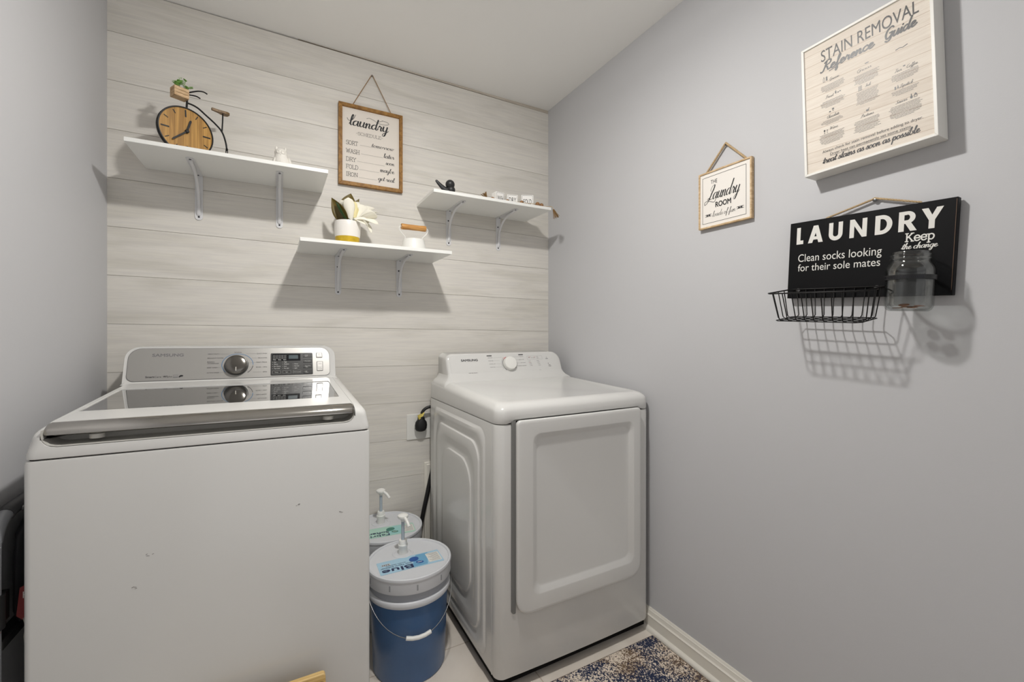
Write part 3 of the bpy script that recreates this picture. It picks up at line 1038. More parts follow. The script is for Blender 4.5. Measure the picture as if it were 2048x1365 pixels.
bm = BM()
rings = []
for z, i in ((.046, .006), (.050, .0015), (.056, 0), (.885, 0), (.8925, .001), (.894, .004)):
    r_ = []
    for x, y in rrect(DX0 + i, DX1 - i, DYF + i, DYB - i, (.030, .030, .006, .006), 8, 16):
        yy = y + (bulge(x) if y < -.70 else 0)
        r_.append(Vector((x, yy, z)))
    rings.append(r_)
loft(bm, rings)
body = obj('cabinet', bm, M_white, dt, smooth=35)
# seam line between the side panel and the wrap-around front
bm = BM(); box(bm, DX0 - .0006, DX0 + .002, -.7230, -.7218, .050, .893); obj('panel_seam', bm, mat('seam_white', S(214, 214, 210), .3), dt)
# embossed side panel: nested rounded plateaus
bm = BM()
Ms = fr((DX0, 0, 0), (0, -1, 0), (0, 0, 1))      # faces -X; u runs towards the room


def sring(y0, y1, z0_, z1_, r, h):
    return [Ms @ Vector((a, b_, h)) for a, b_ in rrect(y0, y1, z0_, z1_, r, 8, 6)]


R_ = []
for inset, h in ((0, .0002), (.004, .0020), (.010, .0060), (.020, .0064), (.026, .0058), (.042, .0012), (.0500, .0009), (.0515, .0016), (.0545, .0062), (.0560, .0068), (.084, .0068), (.090, .0060), (.108, .0012), (.126, .0009), (.1275, .0016), (.1305, .0060), (.132, .0064), (.150, .0066)):
    R_.append(sring(.110 + inset, .676 - inset * .97, .068 + inset * 1.05, .866 - inset * 1.15, max(.03, .05 + inset * .35), h))
loft(bm, R_, cap0=False)
obj('embossed_side_panel', bm, M_white, dt, smooth=28)
# black kick plate added to deepen the shadow under the cabinet, and feet
bm = BM(); box(bm, DX0 + .012, DX1 - .012, DYF + .018, DYB - .01, .018, .050); obj('base', bm, M_dark, dt)
for x in (DX0 + .05, DX1 - .05):
    for y in (DYF + .06, DYB - .06):
        bm = BM()
        lathe(bm, [(.018, 0), (.02, .004), (.02, .012), (.008, .012), (.008, .02)], (x, y, 0), 16)
        obj('levelling_foot', bm, M_black, dt, smooth=40)


def dtop(y):
    return .9815 + (y + .18) * .034


bm = BM()


def dring(i, fz, grow=0.0):
    out = []
    for x, y in rrect(DX0 + i, DX1 - i, DYF + i, DYB - i, (.034, .034, .008, .008), 8, 40):
        yy = y + ((bulge(x) - grow) if y < -.70 else 0)
        out.append(Vector((x, yy, fz(x, yy))))
    return out


def skirt(x, y):
    if y > -.745:
        return .8955
    t = min(max((x - 1.2080) / .022, 0), max((1.8060 - x) / .022, 0), 1)
    t = t * t * (3 - 2 * t)
    return .8955 + .0125 * t


rings = [dring(.003, skirt), dring(.0005, lambda x, y: skirt(x, y) + .0008, .001), dring(.0, lambda x, y: skirt(x, y) + .003, .002)]
rings.append(dring(.0006, lambda x, y: .926, .003))
for k in range(9):
    a = k / 8 * pi / 2
    rings.append(dring(.0012 + .036 * (1 - math.cos(a)), lambda x, y, a=a: dtop(y) - .030 + .030 * math.sin(a), .003 * math.cos(a)))
rings.append(dring(.050, lambda x, y: dtop(y) - .0004))
rings.append(dring(.056, lambda x, y: dtop(y) - .0014))
loft(bm, rings)
obj('top_panel', bm, M_white, dt, smooth=40)
bm = BM(); prism(bm, rrect(DX0 + .005, DX1 - .005, DYF + .004, DYB - .005, (.030, .030, .004, .004), 8), .892, .9); obj('seam', bm, M_dark, dt)
# console
du = Vector((0, .05, .12)).normalized()
Md = fr((0, -.22, .985), (1, 0, 0), du)
bm = BM()


def dcr(i, h, back=None):
    out = []
    for x, s in rrect(1.1990 + i, 1.8170 - i, -.012, .1300 - i, (.006, .006, .050 - i * .6, .030 - i * .4), 8, 8):
        p = Md @ Vector((x, s, h))
        out.append(Vector((x, back, p.z)) if back is not None else p)
    return out


loft(bm, [dcr(.012, .0002), dcr(.010, .0), dcr(.0035, -.003), dcr(.0008, -.008), dcr(0, -.016), dcr(0, 0, back=-.075), dcr(.006, 0, back=-.068)])
fo = []
for i, z in ((-.032, .9555), (-.031, .966), (-.027, .9760), (-.020, .9830), (-.010, .9895), (-.003, 1.001), (.0015, 1.018)):
    fo.append([Vector((x, y, z)) for x, y in rrect(1.2000 + i, 1.8165 - i, -.2215 + i * .75 + (z - .985) * .42, -.066, .012, 4, 4)])
loft(bm, fo)
dcons = obj('console', bm, M_white, dt, smooth=45)
bm = BM(); prism(bm, [((x - 1.51) * 1.0 + 1.51, y) for x, y in rrect(1.216, 1.800, .0130, .1180, (.02, .02, .042, .026), 8)], -.002, .0008, Md)
obj('control_panel', bm, M_white, dcons, bevel=.0008)
bm = BM(); lathe(bm, [(.0335, .0004), (.0335, .004), (.0320, .016), (.0300, .0185), (.027, .0192), (.002, .0195)], None, 48, Md @ Matrix.Translation((1.5158, .0690, .0005)))
obj('dial', bm, M_white_soft, dcons, smooth=30)
zd = .0012
bm = BM()
arc(bm, 1.5158, .0690, .0365, .0365, 118, 236, .0011, Md, zd)
arc(bm, 1.5158, .0690, .0425, .0425, 135, 215, .0004, Md, zd)
arc(bm, 1.5158, .0690, .0365, .0365, -12, -38, .0011, Md, zd)
arc(bm, 1.5158, .0690, .0425, .0425, 12, -18, .0004, Md, zd)
text(bm, 'SAMSUNG', Md, 1.2690, .0875, .0105, .0835, z=zd, bold=.07, h=.0108)
text(bm, 'MOISTURE SENSOR', Md, 1.2975, .0290, .0030, .0435, z=zd, bold=.06)
for s, x, y, w in (('VERY DRY', 1.4040, .0998, .027), ('MORE DRY', 1.4065, .0850, .026), ('NORMAL DRY', 1.4080, .0688, .034), ('DAMP DRY', 1.4105, .0534, .027), ('TIME DRY', 1.5735, .1018, .0265), ('QUICK DRY', 1.5708, .0862, .030), ('AIR FLUFF', 1.5770, .0700, .028), ('WRINKLE RELEASE', 1.5600, .0546, .0465)):
    text(bm, s, Md, x, y, .0032, w, z=zd)
for x0, y0 in ((1.4012, .1092), (1.5730, .1108)):
    poly(bm, rrect(x0, x0 + .0262, y0, y0 + .0050, .0006, 2), Md, zd)
for x, ys in ((1.6230, (.0782, .0706, .0630, .0556)), (1.6710, (.0795, .0717, .0640, .0562))):
    for k, y in enumerate(ys):
        poly(bm, ell(x + k * .002, y, .0009, .0011, 8), Md, zd)
        line(bm, (x + k * .002 + .003, y), (x + k * .002 + .013, y), .0006, Md, zd)
for x, y in ((1.6250, .0965), (1.6420, .0955), (1.6540, .0950), (1.6735, .1000), (1.6745, .0930)):
    line(bm, (x, y), (x + .010, y), .0006, Md, zd)
for a, b_ in (((1.4340, .1012), (1.4800, .1025)), ((1.4355, .0866), (1.4650, .0866)), ((1.4450, .0702), (1.4680, .0702)), ((1.4400, .0548), (1.4720, .0548)), ((1.5330, .1030), (1.5715, .1034)), ((1.5480, .0875), (1.5690, .0875)), ((1.5560, .0712), (1.5750, .0712)), ((1.5540, .0556), (1.5590, .0556))):
    line(bm, a, b_, .0002, Md, zd)
outline(bm, rrect(1.6190, 1.7060, .0870, .1050, .001, 2), .0002, Md, zd)
text(bm, 'Time', Md, 1.6370, .0275, .0030, .011, z=zd)
text(bm, 'Temp', Md, 1.6760, .0290, .0030, .011, z=zd); text(bm, 'Dry Level', Md, 1.6740, .0228, .0030, .020, z=zd)
text(bm, 'SIGNAL', Md, 1.7260, .0866, .0032, .015, z=zd, bold=.04)
text(bm, 'START', Md, 1.7350, .0530, .0034, .013, z=zd, bold=.04); text(bm, 'PAUSE', Md, 1.7355, .0465, .0034, .0145, z=zd, bold=.04)
poly(bm, [(1.7345, .0605), (1.7390, .0632), (1.7345, .0660)], Md, zd)
arc(bm, 1.7325, .0945, .0022, .0022, 0, 330, .0004, Md, zd, 16)
obj('lettering', bm, mat('ink_dryer', S(70, 70, 70), .5), dcons)
bm = BM(); arc(bm, 1.5158, .0690, .0365, .0365, 136, 112, .0013, Md, zd + .0002); arc(bm, 1.5158, .0690, .0425, .0425, 140, 128, .0005, Md, zd + .0002)
line(bm, (1.6270, .0990), (1.6400, .0990), .0005, Md, zd); line(bm, (1.6580, .0985), (1.6680, .0985), .0005, Md, zd); line(bm, (1.6235, .0706), (1.6330, .0706), .0004, Md, zd + .0002)
obj('red_marks', bm, M_inkred, dcons)
# door: raised slab with a dished centre
Mdo = fr((0, -.785, 0), (1, 0, 0), (0, 0, 1))
bm = BM()


def door_ring(pts, h):
    return [Mdo @ Vector((x, z, h - bulge(x) * .8)) for x, z in pts]


def dr(i, rb=.052, rt=.016):
    return rrect(1.2300 + i, 1.7830 - i, .2560 + i, .9070 - i, (max(rb - i, .004), max(rb - i, .004), max(rt - i, .003), max(rt - i, .003)), 8, 14)


def dc(x0, x1, z0_, z1_, r):
    return rrect(x0, x1, z0_, z1_, r, 8, 14)


loft(bm, [door_ring(dr(.004), -.020), door_ring(dr(.0), -.012), door_ring(dr(.0), -.0035), door_ring(dr(.0012), -.0008), door_ring(dr(.004), .0006), door_ring(dr(.012), .0008),
          door_ring(dc(1.286, 1.747, .311, .861, .030), .0008), door_ring(dc(1.291, 1.742, .316, .856, .030), .0002), door_ring(dc(1.305, 1.728, .331, .842, .028), -.0095), door_ring(dc(1.312, 1.721, .338, .835, .026), -.0110)])
door = obj('door', bm, M_white, dt, smooth=40)
# finger channel along the hinge-free side of the door
bm = BM()
prism(bm, rrect(1.2165, 1.2320, .262, .905, (.010, .004, .002, .002), 5), -.025, -.0140, Mdo)
obj('door_channel', bm, mat('channel_grey', S(120, 120, 118), .4), dt)

# ------------------------------------------------------------------ detergent pails
M_pail_white = gb('pail_hdpe', S(214, 216, 220), .38, .25)
M_pail_blue = mat('pail_blue_liquid', S(62, 98, 142), .3, vary=(7, .18))
M_pail_clear = gb('pail_hdpe_neck', S(166, 170, 178), .35, .2)
M_pump = gb('pump_plastic', S(238, 238, 234), .3, .1)
M_pump_clear = mat('pump_stem', S(180, 190, 200), .25)


def pail(label, c, blue, lab):
    t = thing('detergent_pail', label, 'bucket', (c[0], c[1], 0), 'laundry detergent pails between the machines')
    o = (c[0], c[1], 0)
    bm = BM(); lathe(bm, [(.118, .0), (.1255, .001), (.1280, .006), (.1375, .268), (.1378, .276)], o, 64); obj('bucket', bm, blue, t, smooth=40)
    bm = BM(); lathe(bm, [(.1382, .272), (.1440, .272), (.1465, .276), (.1465, .290), (.1440, .293), (.1395, .294)], o, 64); obj('collar', bm, M_pail_white, t, smooth=40)
    bm = BM(); lathe(bm, [(.1384, .292), (.1400, .332)], o, 64); obj('neck', bm, M_pail_clear, t, smooth=40)
    bm = BM()
    lathe(bm, [(.1435, .322), (.1478, .322), (.1490, .326), (.1490, .358), (.1494, .361), (.1508, .363), (.1512, .368), (.1500, .3735), (.1465, .3752), (.1425, .3735), (.1400, .3690), (.134, .3680), (.128, .3672), (.05, .3672)], o, 72)
    lid_ = obj('pail_lid', bm, M_pail_white, t, smooth=35)
    for k in range(10):
        bm = BM()
        a = 2 * pi * k / 10 + .23
        Mk = fr((c[0] + .1482 * math.cos(a), c[1] + .1482 * math.sin(a), .334), (-math.sin(a), math.cos(a), 0), (0, 0, 1))
        box(bm, -.0022, .0022, 0, .019, -.002, .0018, Mk)
        obj('lid_rib', bm, mat('lid_slot_grey', S(150, 152, 156), .5) if 'lid_slot_grey' not in D.materials else D.materials['lid_slot_grey'], lid_)
    # pump
    px, py = c[0] - .0105, c[1] + .055
    bm = BM(); lathe(bm, [(.040, .3668), (.038, .3690), (.030, .3692), (.029, .3675)], (px, py, 0), 40); obj('pump_seat', bm, M_pail_white, lid_, smooth=40)
    bm = BM(); lathe(bm, [(.0165, .3675), (.0165, .394), (.0180, .396), (.0180, .402), (.0155, .404), (.0150, .416), (.0135, .419), (.006, .419)], (px, py, 0), 32); pu = obj('pump', bm, M_pump, t, smooth=40)
    bm = BM(); lathe(bm, [(.0062, .418), (.0062, .500)], (px, py, 0), 20); obj('pump_stem', bm, M_pump_clear, pu, smooth=40)
    bm = BM()
    lathe(bm, [(.0070, .488), (.0085, .496), (.0185, .502), (.0200, .506), (.0190, .511), (.0120, .5150), (.002, .5165)], (px, py, 0), 32)
    d = Vector(lab['nozzle']).normalized()
    P_ = [Vector((px, py, .505)) + d * q[0] + Vector((0, 0, q[1])) for q in ((.004, 0), (.018, -.001), (.030, -.006), (.040, -.014), (.047, -.022))]
    tube(bm, smooth_path(P_, 4), .0062, 12)
    obj('pump_head', bm, M_pump, pu, smooth=45)
    # sticker on the lid, printed to be read from behind
    Ml = fr((c[0] + lab['org'][0], c[1] + lab['org'][1], .3680), Matrix.Rotation(lab['rot'], 3, 'Z') @ Vector((-1, 0, 0)), Matrix.Rotation(lab['rot'], 3, 'Z') @ Vector((0, -1, 0)))
    bm = BM(); prism(bm, rrect(0, .226, 0, .086, .003, 3), -.0006, .0004, Ml); st = obj('sticker', bm, lab['paper'], lid_)
    zz = .0007
    bm = BM(); poly(bm, [(.040, .004), (.085, .004), (.118, .082), (.060, .082)], Ml, zz - .0001); obj('sticker_swash', bm, lab['swash'], st)
    bm = BM(); poly(bm, rrect(.004, .052, .012, .076, .003, 3), Ml, zz); poly(bm, rrect(.182, .212, .020, .032, .001, 2), Ml, zz); obj('sticker_panel', bm, M_inkwhite, st)
    bm = BM()
    for k in range(8):
        line(bm, (.009, .018 + k * .0072), (.047 - (k % 3) * .006, .018 + k * .0072), .0009, Ml, zz + .0002)
    obj('fine_print', bm, M_inkgrey, st)
    bm = BM()
    for s, x, y, cap, w, bold in lab['big']:
        text(bm, s, Ml, x, y, cap, w, z=zz + .0002, bold=bold)
    for k in range(12):
        xx = .1835 + k * .0023
        poly(bm, [(xx, .0215), (xx + (.0006 + .0007 * (k % 3)), .0215), (xx + (.0006 + .0007 * (k % 3)), .0305), (xx, .0305)], Ml, zz + .0002)
    obj('sticker_lettering', bm, lab['ink'], st)
    bm = BM(); poly(bm, rot2(ell(.098, .030, .018, .016), .5, (.098, .030)), Ml, zz + .0003); poly(bm, rot2(ell(.083, .058, .014, .009), -.3, (.083, .058)), Ml, zz + .0003); obj('sticker_blob', bm, lab['blob'], st)
    bm = BM(); line(bm, (.076, .058), (.090, .058), .0016, Ml, zz + .0006); obj('sticker_highlight', bm, M_inkwhite, st)
    # wire bail with a grip
    if lab.get('bail'):
        bm = BM()
        ax = Vector((math.cos(lab['bail']), math.sin(lab['bail']), 0))
        fw = Vector((ax.y, -ax.x, 0))
        pts = []
        for k in range(25):
            a = pi * k / 24
            rr = .1485 + .012 * math.sin(a)
            p = Vector((c[0], c[1], 0)) + ax * (rr * math.cos(a)) + fw * (rr * math.sin(a) * .99)
            z = .300 - .118 * (math.sin(a) ** 1.25)
            pts.append(Vector((p.x, p.y, z)))
        tube(bm, pts, .0014, 8)
        for sgn in (1, -1):
            p = Vector((c[0], c[1], .300)) + ax * .1475 * sgn
            tube(bm, [p - ax * sgn * .004, p + ax * sgn * .004], .006, 12)
        ba = obj('bail_handle', bm, M_nail, t, smooth=50)
        bm = BM(); tube(bm, pts[10:15], .0068, 14); obj('bail_grip', bm, M_pump, ba, smooth=40)
    return t


pail('pail of blue detergent with a blue sticker and wire handle, in front', (.9590, -.4580), M_pail_blue,
     dict(org=(.1115, .0180), rot=math.radians(-1.2), paper=mat('sticker_blue', S(168, 204, 224), .4), swash=mat('sticker_blue_swash', S(110, 168, 204), .4),
          ink=mat('sticker_navy', S(26, 40, 84), .4), blob=mat('sticker_blob_blue', S(28, 84, 158), .4), nozzle=(.22, -1, 0), bail=math.radians(-4),
          big=[('Blue', .110, .0575, .0240, .108, .05), ('with Fabric Softener', .110, .044, .0085, .110, .0), ('laundry detergent', .130, .034, .0060, .070, .0)]))
pail('pail of fabric softener with a pale green sticker, behind the blue pail', (.9400, -.1535), mat('pail_pale_liquid', S(178, 186, 190), .35),
     dict(org=(.1120, -.0100), rot=math.radians(-6), paper=mat('sticker_green', S(178, 216, 200), .4), swash=mat('sticker_green_swash', S(158, 208, 206), .4),
          ink=mat('sticker_navy_text', S(30, 50, 84), .4), blob=mat('sticker_blob_green', S(60, 128, 112), .4), nozzle=(.75, -1, 0),
          big=[('Fabric', .106, .066, .0170, .094, .03), ('Softener', .106, .042, .0170, .112, .04)]))

# ------------------------------------------------------------------ outlet, plug, hoses
ot = thing('wall_outlet', 'white outlet plate on the plank wall left of the dryer', 'outlet', (1.1275, 0, .750))
Mo = fr((1.1275, 0, .751), (1, 0, 0), (0, 0, 1))
bm = BM(); prism(bm, rrect(-.060, .060, -.060, .060, .004, 4), .0002, .006, Mo); obj('outlet_plate', bm, M_white_soft, ot, bevel=.0015)
bm = BM(); lathe(bm, [(.026, .006), (.026, .0085), (.024, .009), (.0235, .0068)], None, 32, Mo); obj('receptacle', bm, M_white_soft, ot, smooth=40)
for a in (90, 210, 330):
    bm = BM()
    x, y = .012 * math.cos(math.radians(a)), .012 * math.sin(math.radians(a))
    box(bm, x - .0015, x + .0015, y - .004, y + .004, .0086, .0093, Mo)
    obj('slot', bm, M_dark, ot)
pt = thing('power_cord', 'black dryer plug and cord in the outlet beside the dryer', 'power cord', (1.128, -.009, .74))
bm = BM()
rings = []
for z, rx, ry, dy in ((.731, .010, .010, -.024), (.735, .021, .018, -.026), (.745, .0275, .021, -.028), (.762, .0290, .0215, -.0295), (.776, .0265, .021, -.030), (.788, .0175, .016, -.031), (.791, .0170, .015, -.031), (.800, .0165, .014, -.032), (.803, .010, .010, -.032)):
    rings.append([Vector((1.129 + rx * math.cos(2 * pi * k / 28), max(dy + ry * math.sin(2 * pi * k / 28), -.0500), z)) for k in range(28)])
loft(bm, rings)
obj('plug', bm, M_black, pt, smooth=40)
bm = BM(); tube(bm, smooth_path([(1.129, -.032, .799), (1.131, -.033, .815), (1.140, -.036, .832), (1.157, -.038, .843), (1.180, -.038, .846), (1.215, -.036, .840), (1.26, -.034, .80)], 6), .0072, 12); obj('cord', bm, M_black, pt, smooth=50)
bm = BM()
Mt = fr((1.121, -.040, .806), (1, .3, 0), (.2, 0, 1))
for k in range(4):
    rr = fr((1.117 + .005 * k, -.040 - .003 * (k % 2), .800 + .004 * k), (1, .5 - .4 * k, .1), (.3 * (k - 1), .2, 1))
    box(bm, -.006, .006, -.010, .012, 0, .0006, rr)
obj('tag', bm, mat('tag_yellow', S(206, 188, 96), .5, vary=(140, .4)), pt)
bm = BM(); tube(bm, smooth_path([(1.215, -.030, .66), (1.180, -.028, .52), (1.158, -.026, .42), (1.138, -.026, .33), (1.122, -.028, .24), (1.122, -.03, .12), (1.14, -.03, .012), (1.24, -.035, .012)], 8), .010, 12)
tag(obj('drain_hose', bm, M_black, None, (1.16, -.03, 0), smooth=50), 'black hose hanging between the dryer and the softener pail', 'hose')

# ------------------------------------------------------------------ rug
def rug_material():
    m = D.materials.new('distressed_rug')
    m.use_nodes = True
    nt = m.node_tree
    b = nt.nodes['Principled BSDF']
    b.inputs['Roughness'].default_value = .95
    b.inputs['Specular IOR Level'].default_value = .1
    tc = N(nt, 'ShaderNodeTexCoord')
    big = N(nt, 'ShaderNodeTexNoise'); big.inputs['Scale'].default_value = 7; big.inputs['Detail'].default_value = 3
    fin = N(nt, 'ShaderNodeTexNoise'); fin.inputs['Scale'].default_value = 190; fin.inputs['Detail'].default_value = 5
    brn = N(nt, 'ShaderNodeTexNoise'); brn.inputs['Scale'].default_value = 8; brn.inputs['Detail'].default_value = 3
    mp = N(nt, 'ShaderNodeMapping'); mp.inputs['Location'].default_value = (3.1, 7.7, 1.3)
    nt.links.new(tc.outputs['Object'], big.inputs['Vector']); nt.links.new(tc.outputs['Object'], fin.inputs['Vector'])
    nt.links.new(tc.outputs['Object'], mp.inputs['Vector']); nt.links.new(mp.outputs['Vector'], brn.inputs['Vector'])

    def mask(n, lo, hi, amt):
        ad = N(nt, 'ShaderNodeMath', operation='MULTIPLY_ADD')
        nt.links.new(fin.outputs['Fac'], ad.inputs[0]); ad.inputs[1].default_value = amt
        nt.links.new(n.outputs['Fac'], ad.inputs[2])
        r = N(nt, 'ShaderNodeMapRange'); r.inputs[1].default_value = lo; r.inputs[2].default_value = hi
        nt.links.new(ad.outputs[0], r.inputs[0])
        return r
    mb = mask(brn, .93, 1.08, 1.0)
    mn = mask(big, 1.00, 1.12, 1.0)
    mx = N(nt, 'ShaderNodeMix', data_type='RGBA')
    mx.inputs[6].default_value = S(226, 213, 197); mx.inputs[7].default_value = S(116, 96, 76)
    nt.links.new(mb.outputs[0], mx.inputs[0])
    mx2 = N(nt, 'ShaderNodeMix', data_type='RGBA')
    nt.links.new(mx.outputs[2], mx2.inputs[6]); mx2.inputs[7].default_value = S(46, 54, 78)
    nt.links.new(mn.outputs[0], mx2.inputs[0])
    nt.links.new(mx2.outputs[2], b.inputs['Base Color'])
    bp = N(nt, 'ShaderNodeBump'); bp.inputs['Strength'].default_value = .5; bp.inputs['Distance'].default_value = .004
    nt.links.new(fin.outputs['Fac'], bp.inputs['Height']); nt.links.new(bp.outputs['Normal'], b.inputs['Normal'])
    return m


rt = thing('area_rug', 'distressed navy, brown and cream rug on the floor before the dryer', 'rug', (1.2, -1.6, 0))
bm = BM(); prism(bm, rrect(.62, W - .034, -2.70, -.800, .004, 3), .0005, .0085); obj('pile', bm, rug_material(), rt, bevel=.002)
bm = BM(); outline(bm, rrect(.62, W - .034, -2.70, -.800, .004, 2), .0014, I4, .0078); obj('bound_edge', bm, mat('rug_binding', S(110, 96, 84), .9), rt)

# ------------------------------------------------------------------ bicycle clock on the first shelf
PSI, ROLL = .51, .045
ct = thing('bicycle_clock', 'bicycle-shaped table clock with wooden dial and planter crate', 'clock', (.2535, -.1715, ZS1))
cuv = Vector((math.cos(PSI), math.sin(PSI), 0)) * math.cos(ROLL * .0) 
Mb = fr((.2535, -.1715, ZS1 + .0838), cuv, (0, 0, 1))       # faces the room


def bp_(u, v, h=0.0):
    return Mb @ Vector((u, v, h))


bm = BM(); Mbf = Mb @ Matrix.Translation((0, 0, -.010))
lathe(bm, [(.0795, 0), (.0795, .010), (.0002, .010)], None, 72, Mbf, cap1=False)
M_joint = mat('joint_brown', S(96, 64, 26), .7)
M_clockwood = wood('clock_oak', S(150, 108, 42), S(194, 148, 72), (26, 26, 1.6), .5, 3)
face = obj('clock_face', bm, M_clockwood, ct, smooth=40)
for u in (-.056, -.034, -.010, .012, .034, .052):
    bm = BM()
    hh = math.sqrt(.0785 ** 2 - u * u)
    box(bm, u - .0003, u + .0003, -hh, hh, 0, .0003, Mb)
    obj('board_joint', bm, M_joint, face)
bm = BM()
P_ = [bp_(.0808 * math.cos(a), .0808 * math.sin(a), -.004) for a in [2 * pi * k / 72 for k in range(72)]]
for k in range(72):
    pass
ringp = [(.0790, -.011), (.0836, -.011), (.0838, -.006), (.0838, .001), (.0826, .003), (.0795, .003), (.0788, .001), (.0788, -.008)]
rings = [[Mb @ Vector((r_ * math.cos(2 * pi * k / 72), r_ * math.sin(2 * pi * k / 72), h)) for k in range(72)] for r_, h in ringp]
loft(bm, rings + [rings[0]], cap0=False, cap1=False)
obj('wheel_rim', bm, M_blackmetal, ct, smooth=40)
for k in range(12):
    bm = BM()
    a = math.radians(90 - 30 * k) + ROLL
    major = k % 3 == 0
    r0, r1, hw = (.0500, .0740, .0022) if major else (.0600, .0735, .0013)
    ca, sa = math.cos(a), math.sin(a)
    Mk = Mb @ Matrix.Rotation(a, 4, 'Z')
    box(bm, r0, r1, -hw, hw, .0, .0012, Mk)
    obj('hour_marker', bm, M_blackmetal, face)
for nm, ang, ln, hw, h in (('hour_hand', 74, .043, .0032, .0035), ('minute_hand', 224, .060, .0026, .0055)):
    bm = BM()
    Mk = Mb @ Matrix.Rotation(math.radians(ang), 4, 'Z')
    prism(bm, [(-.004, -hw), (ln - .004, -hw * 1.05), (ln, -hw * .5), (ln, hw * .5), (ln - .004, hw * 1.05), (-.004, hw)], h, h + .0014, Mk)
    if nm == 'hour_hand':
        lathe(bm, [(.0062, .0), (.0062, .008), (.004, .009)], None, 20, Mb)
    obj(nm, bm, M_blackmetal, face)
# frame: fork, backbone arch, rear wheel and handlebar
bm = BM()
tube(bm, [bp_(.002, .083, -.004), bp_(.003, .104, -.004), bp_(.0045, .128, -.004), bp_(.0045, .142, -.004)], .0032, 10)
tube(bm, smooth_path([bp_(.0035, .1030, -.004), bp_(.022, .1025, -.004), bp_(.0391, .0975, -.004), bp_(.0598, .0850, -.004), bp_(.0918, .0650, -.004) , bp_(.1148, .0430, -.004), bp_(.1271, .0080, -.004), bp_(.1305, -.0200, -.004)], 6), .0029, 10)
obj('backbone', bm, M_blackmetal, ct, smooth=50)
bm = BM()
tube(bm, [bp_(.1305, -.0600, -.010), bp_(.1303, -.016, -.010), bp_(.1302, -.012, -.008), bp_(.1302, -.012, 0), bp_(.1303, -.016, .002), bp_(.1305, -.0600, .002)], .0016, 8)
obj('rear_fork', bm, M_blackmetal, ct, smooth=50)
bm = BM()
rc = .0838 - .0232
rings = [[bp_(.1305 + r_ * math.cos(2 * pi * k / 40), -rc + r_ * math.sin(2 * pi * k / 40), h) for k in range(40)] for r_, h in ((.003, -.0075), (.0205, -.0080), (.0230, -.0065), (.0230, -.0015), (.0205, 0), (.003, -.0005))]
loft(bm, rings)
obj('rear_wheel', bm, M_blackmetal, ct, smooth=40)
bm = BM()
for s in (1, -1):
    tube(bm, smooth_path([bp_(.005, .138, -.004 + .004 * s), bp_(.0104, .1395, -.004 + .014 * s), bp_(.026, .1470, -.004 + .024 * s), bp_(.042, .1515, -.004 + .027 * s), bp_(.0545, .1490, -.004 + .027 * s)], 3), .0023, 10)
tube(bm, [bp_(.005, .140, -.010), bp_(.005, .140, .004)], .0026, 10)
obj('handlebar', bm, M_blackmetal, ct, smooth=50)
bm = BM(); tube(bm, [bp_(.1140, .0440, -.004), bp_(.1160, .0800, -.004), bp_(.1170, .1130, -.004)], .0024, 10); sp_ = obj('seat_post', bm, M_blackmetal, ct, smooth=50)
bm = BM()
outl = [(.0800, -.004), (.0800, .004), (.090, .0055), (.104, .0075), (.117, .0125), (.129, .0140), (.1360, .0095), (.1370, 0), (.1360, -.0095), (.129, -.0140), (.117, -.0125), (.104, -.0075), (.090, -.0055)]
loft(bm, [[bp_(a, z, b_ - .004) for a, b_ in outl] for z in (.1120, .1135, .1185, .1200)])
obj('saddle', bm, wood('saddle_wood', S(104, 80, 50), S(138, 110, 74), (20, 20, 20), .45), ct, smooth=50)
# slatted crate planter at the front
M_crate = wood('crate_pine', S(184, 150, 110), S(214, 184, 146), (14, 14, 60), .65, 3)
bm = BM()
for k in range(3):
    v0 = .1085 + k * .0110
    for (a0, a1, h0, h1) in ((-.0410, .0020, .0135, .0165), (-.0410, .0020, -.0195, -.0165), (-.0410, -.0380, -.0165, .0135), (-.0010, .0020, -.0165, .0135)):
        box(bm, a0, a1, v0, v0 + .0100, h0, h1, Mb)
box(bm, -.0395, .0005, .1085, .1105, -.0165, .0135, Mb)
for a in (-.0375, -.0015):
    for h in (-.015, .012):
        box(bm, a - .0012, a + .0012, .109, .141, h - .0012, h + .0012, Mb)
obj('crate', bm, M_crate, ct, bevel=.0004)
bm = BM()
rnd = random.Random(3)
M_leaf_s = mat('sprig_leaf', S(134, 178, 92), .5, vary=(120, .35))


def leaf(bm, base, d, nrm, L, w, cup=.2, bend=.2, nu=6, nv=4, pw=.7, blunt=False):
    d = Vector(d).normalized(); nrm = Vector(nrm); nrm = (nrm - d * nrm.dot(d)).normalized(); s_ = d.cross(nrm)
    G = []
    for i in range(nu + 1):
        t = i / nu
        wd_ = w * math.sin(pi * min(1, max(.015, t)) ** pw) + .02 * w
        if blunt and pw > .9:        # petal: narrow foot, broad rounded end
            wd_ = w * (.28 + .72 * math.sin(pi * min(1, t * .62) ** 1.1)) * math.sqrt(max(0.0, 1 - t ** 5)) + .012 * w
        row = []
        for j in range(nv + 1):
            q = 2 * j / nv - 1
            p = Vector(base) + d * (L * t) + nrm * (bend * L * t * t + cup * w * q * q * math.sin(pi * t ** pw)) + s_ * (wd_ * q)
            row.append(bm.verts.new(p))
        G.append(row)
    for i in range(nu):
        for j in range(nv):
            bm.faces.new((G[i][j], G[i + 1][j], G[i + 1][j + 1], G[i][j + 1]))


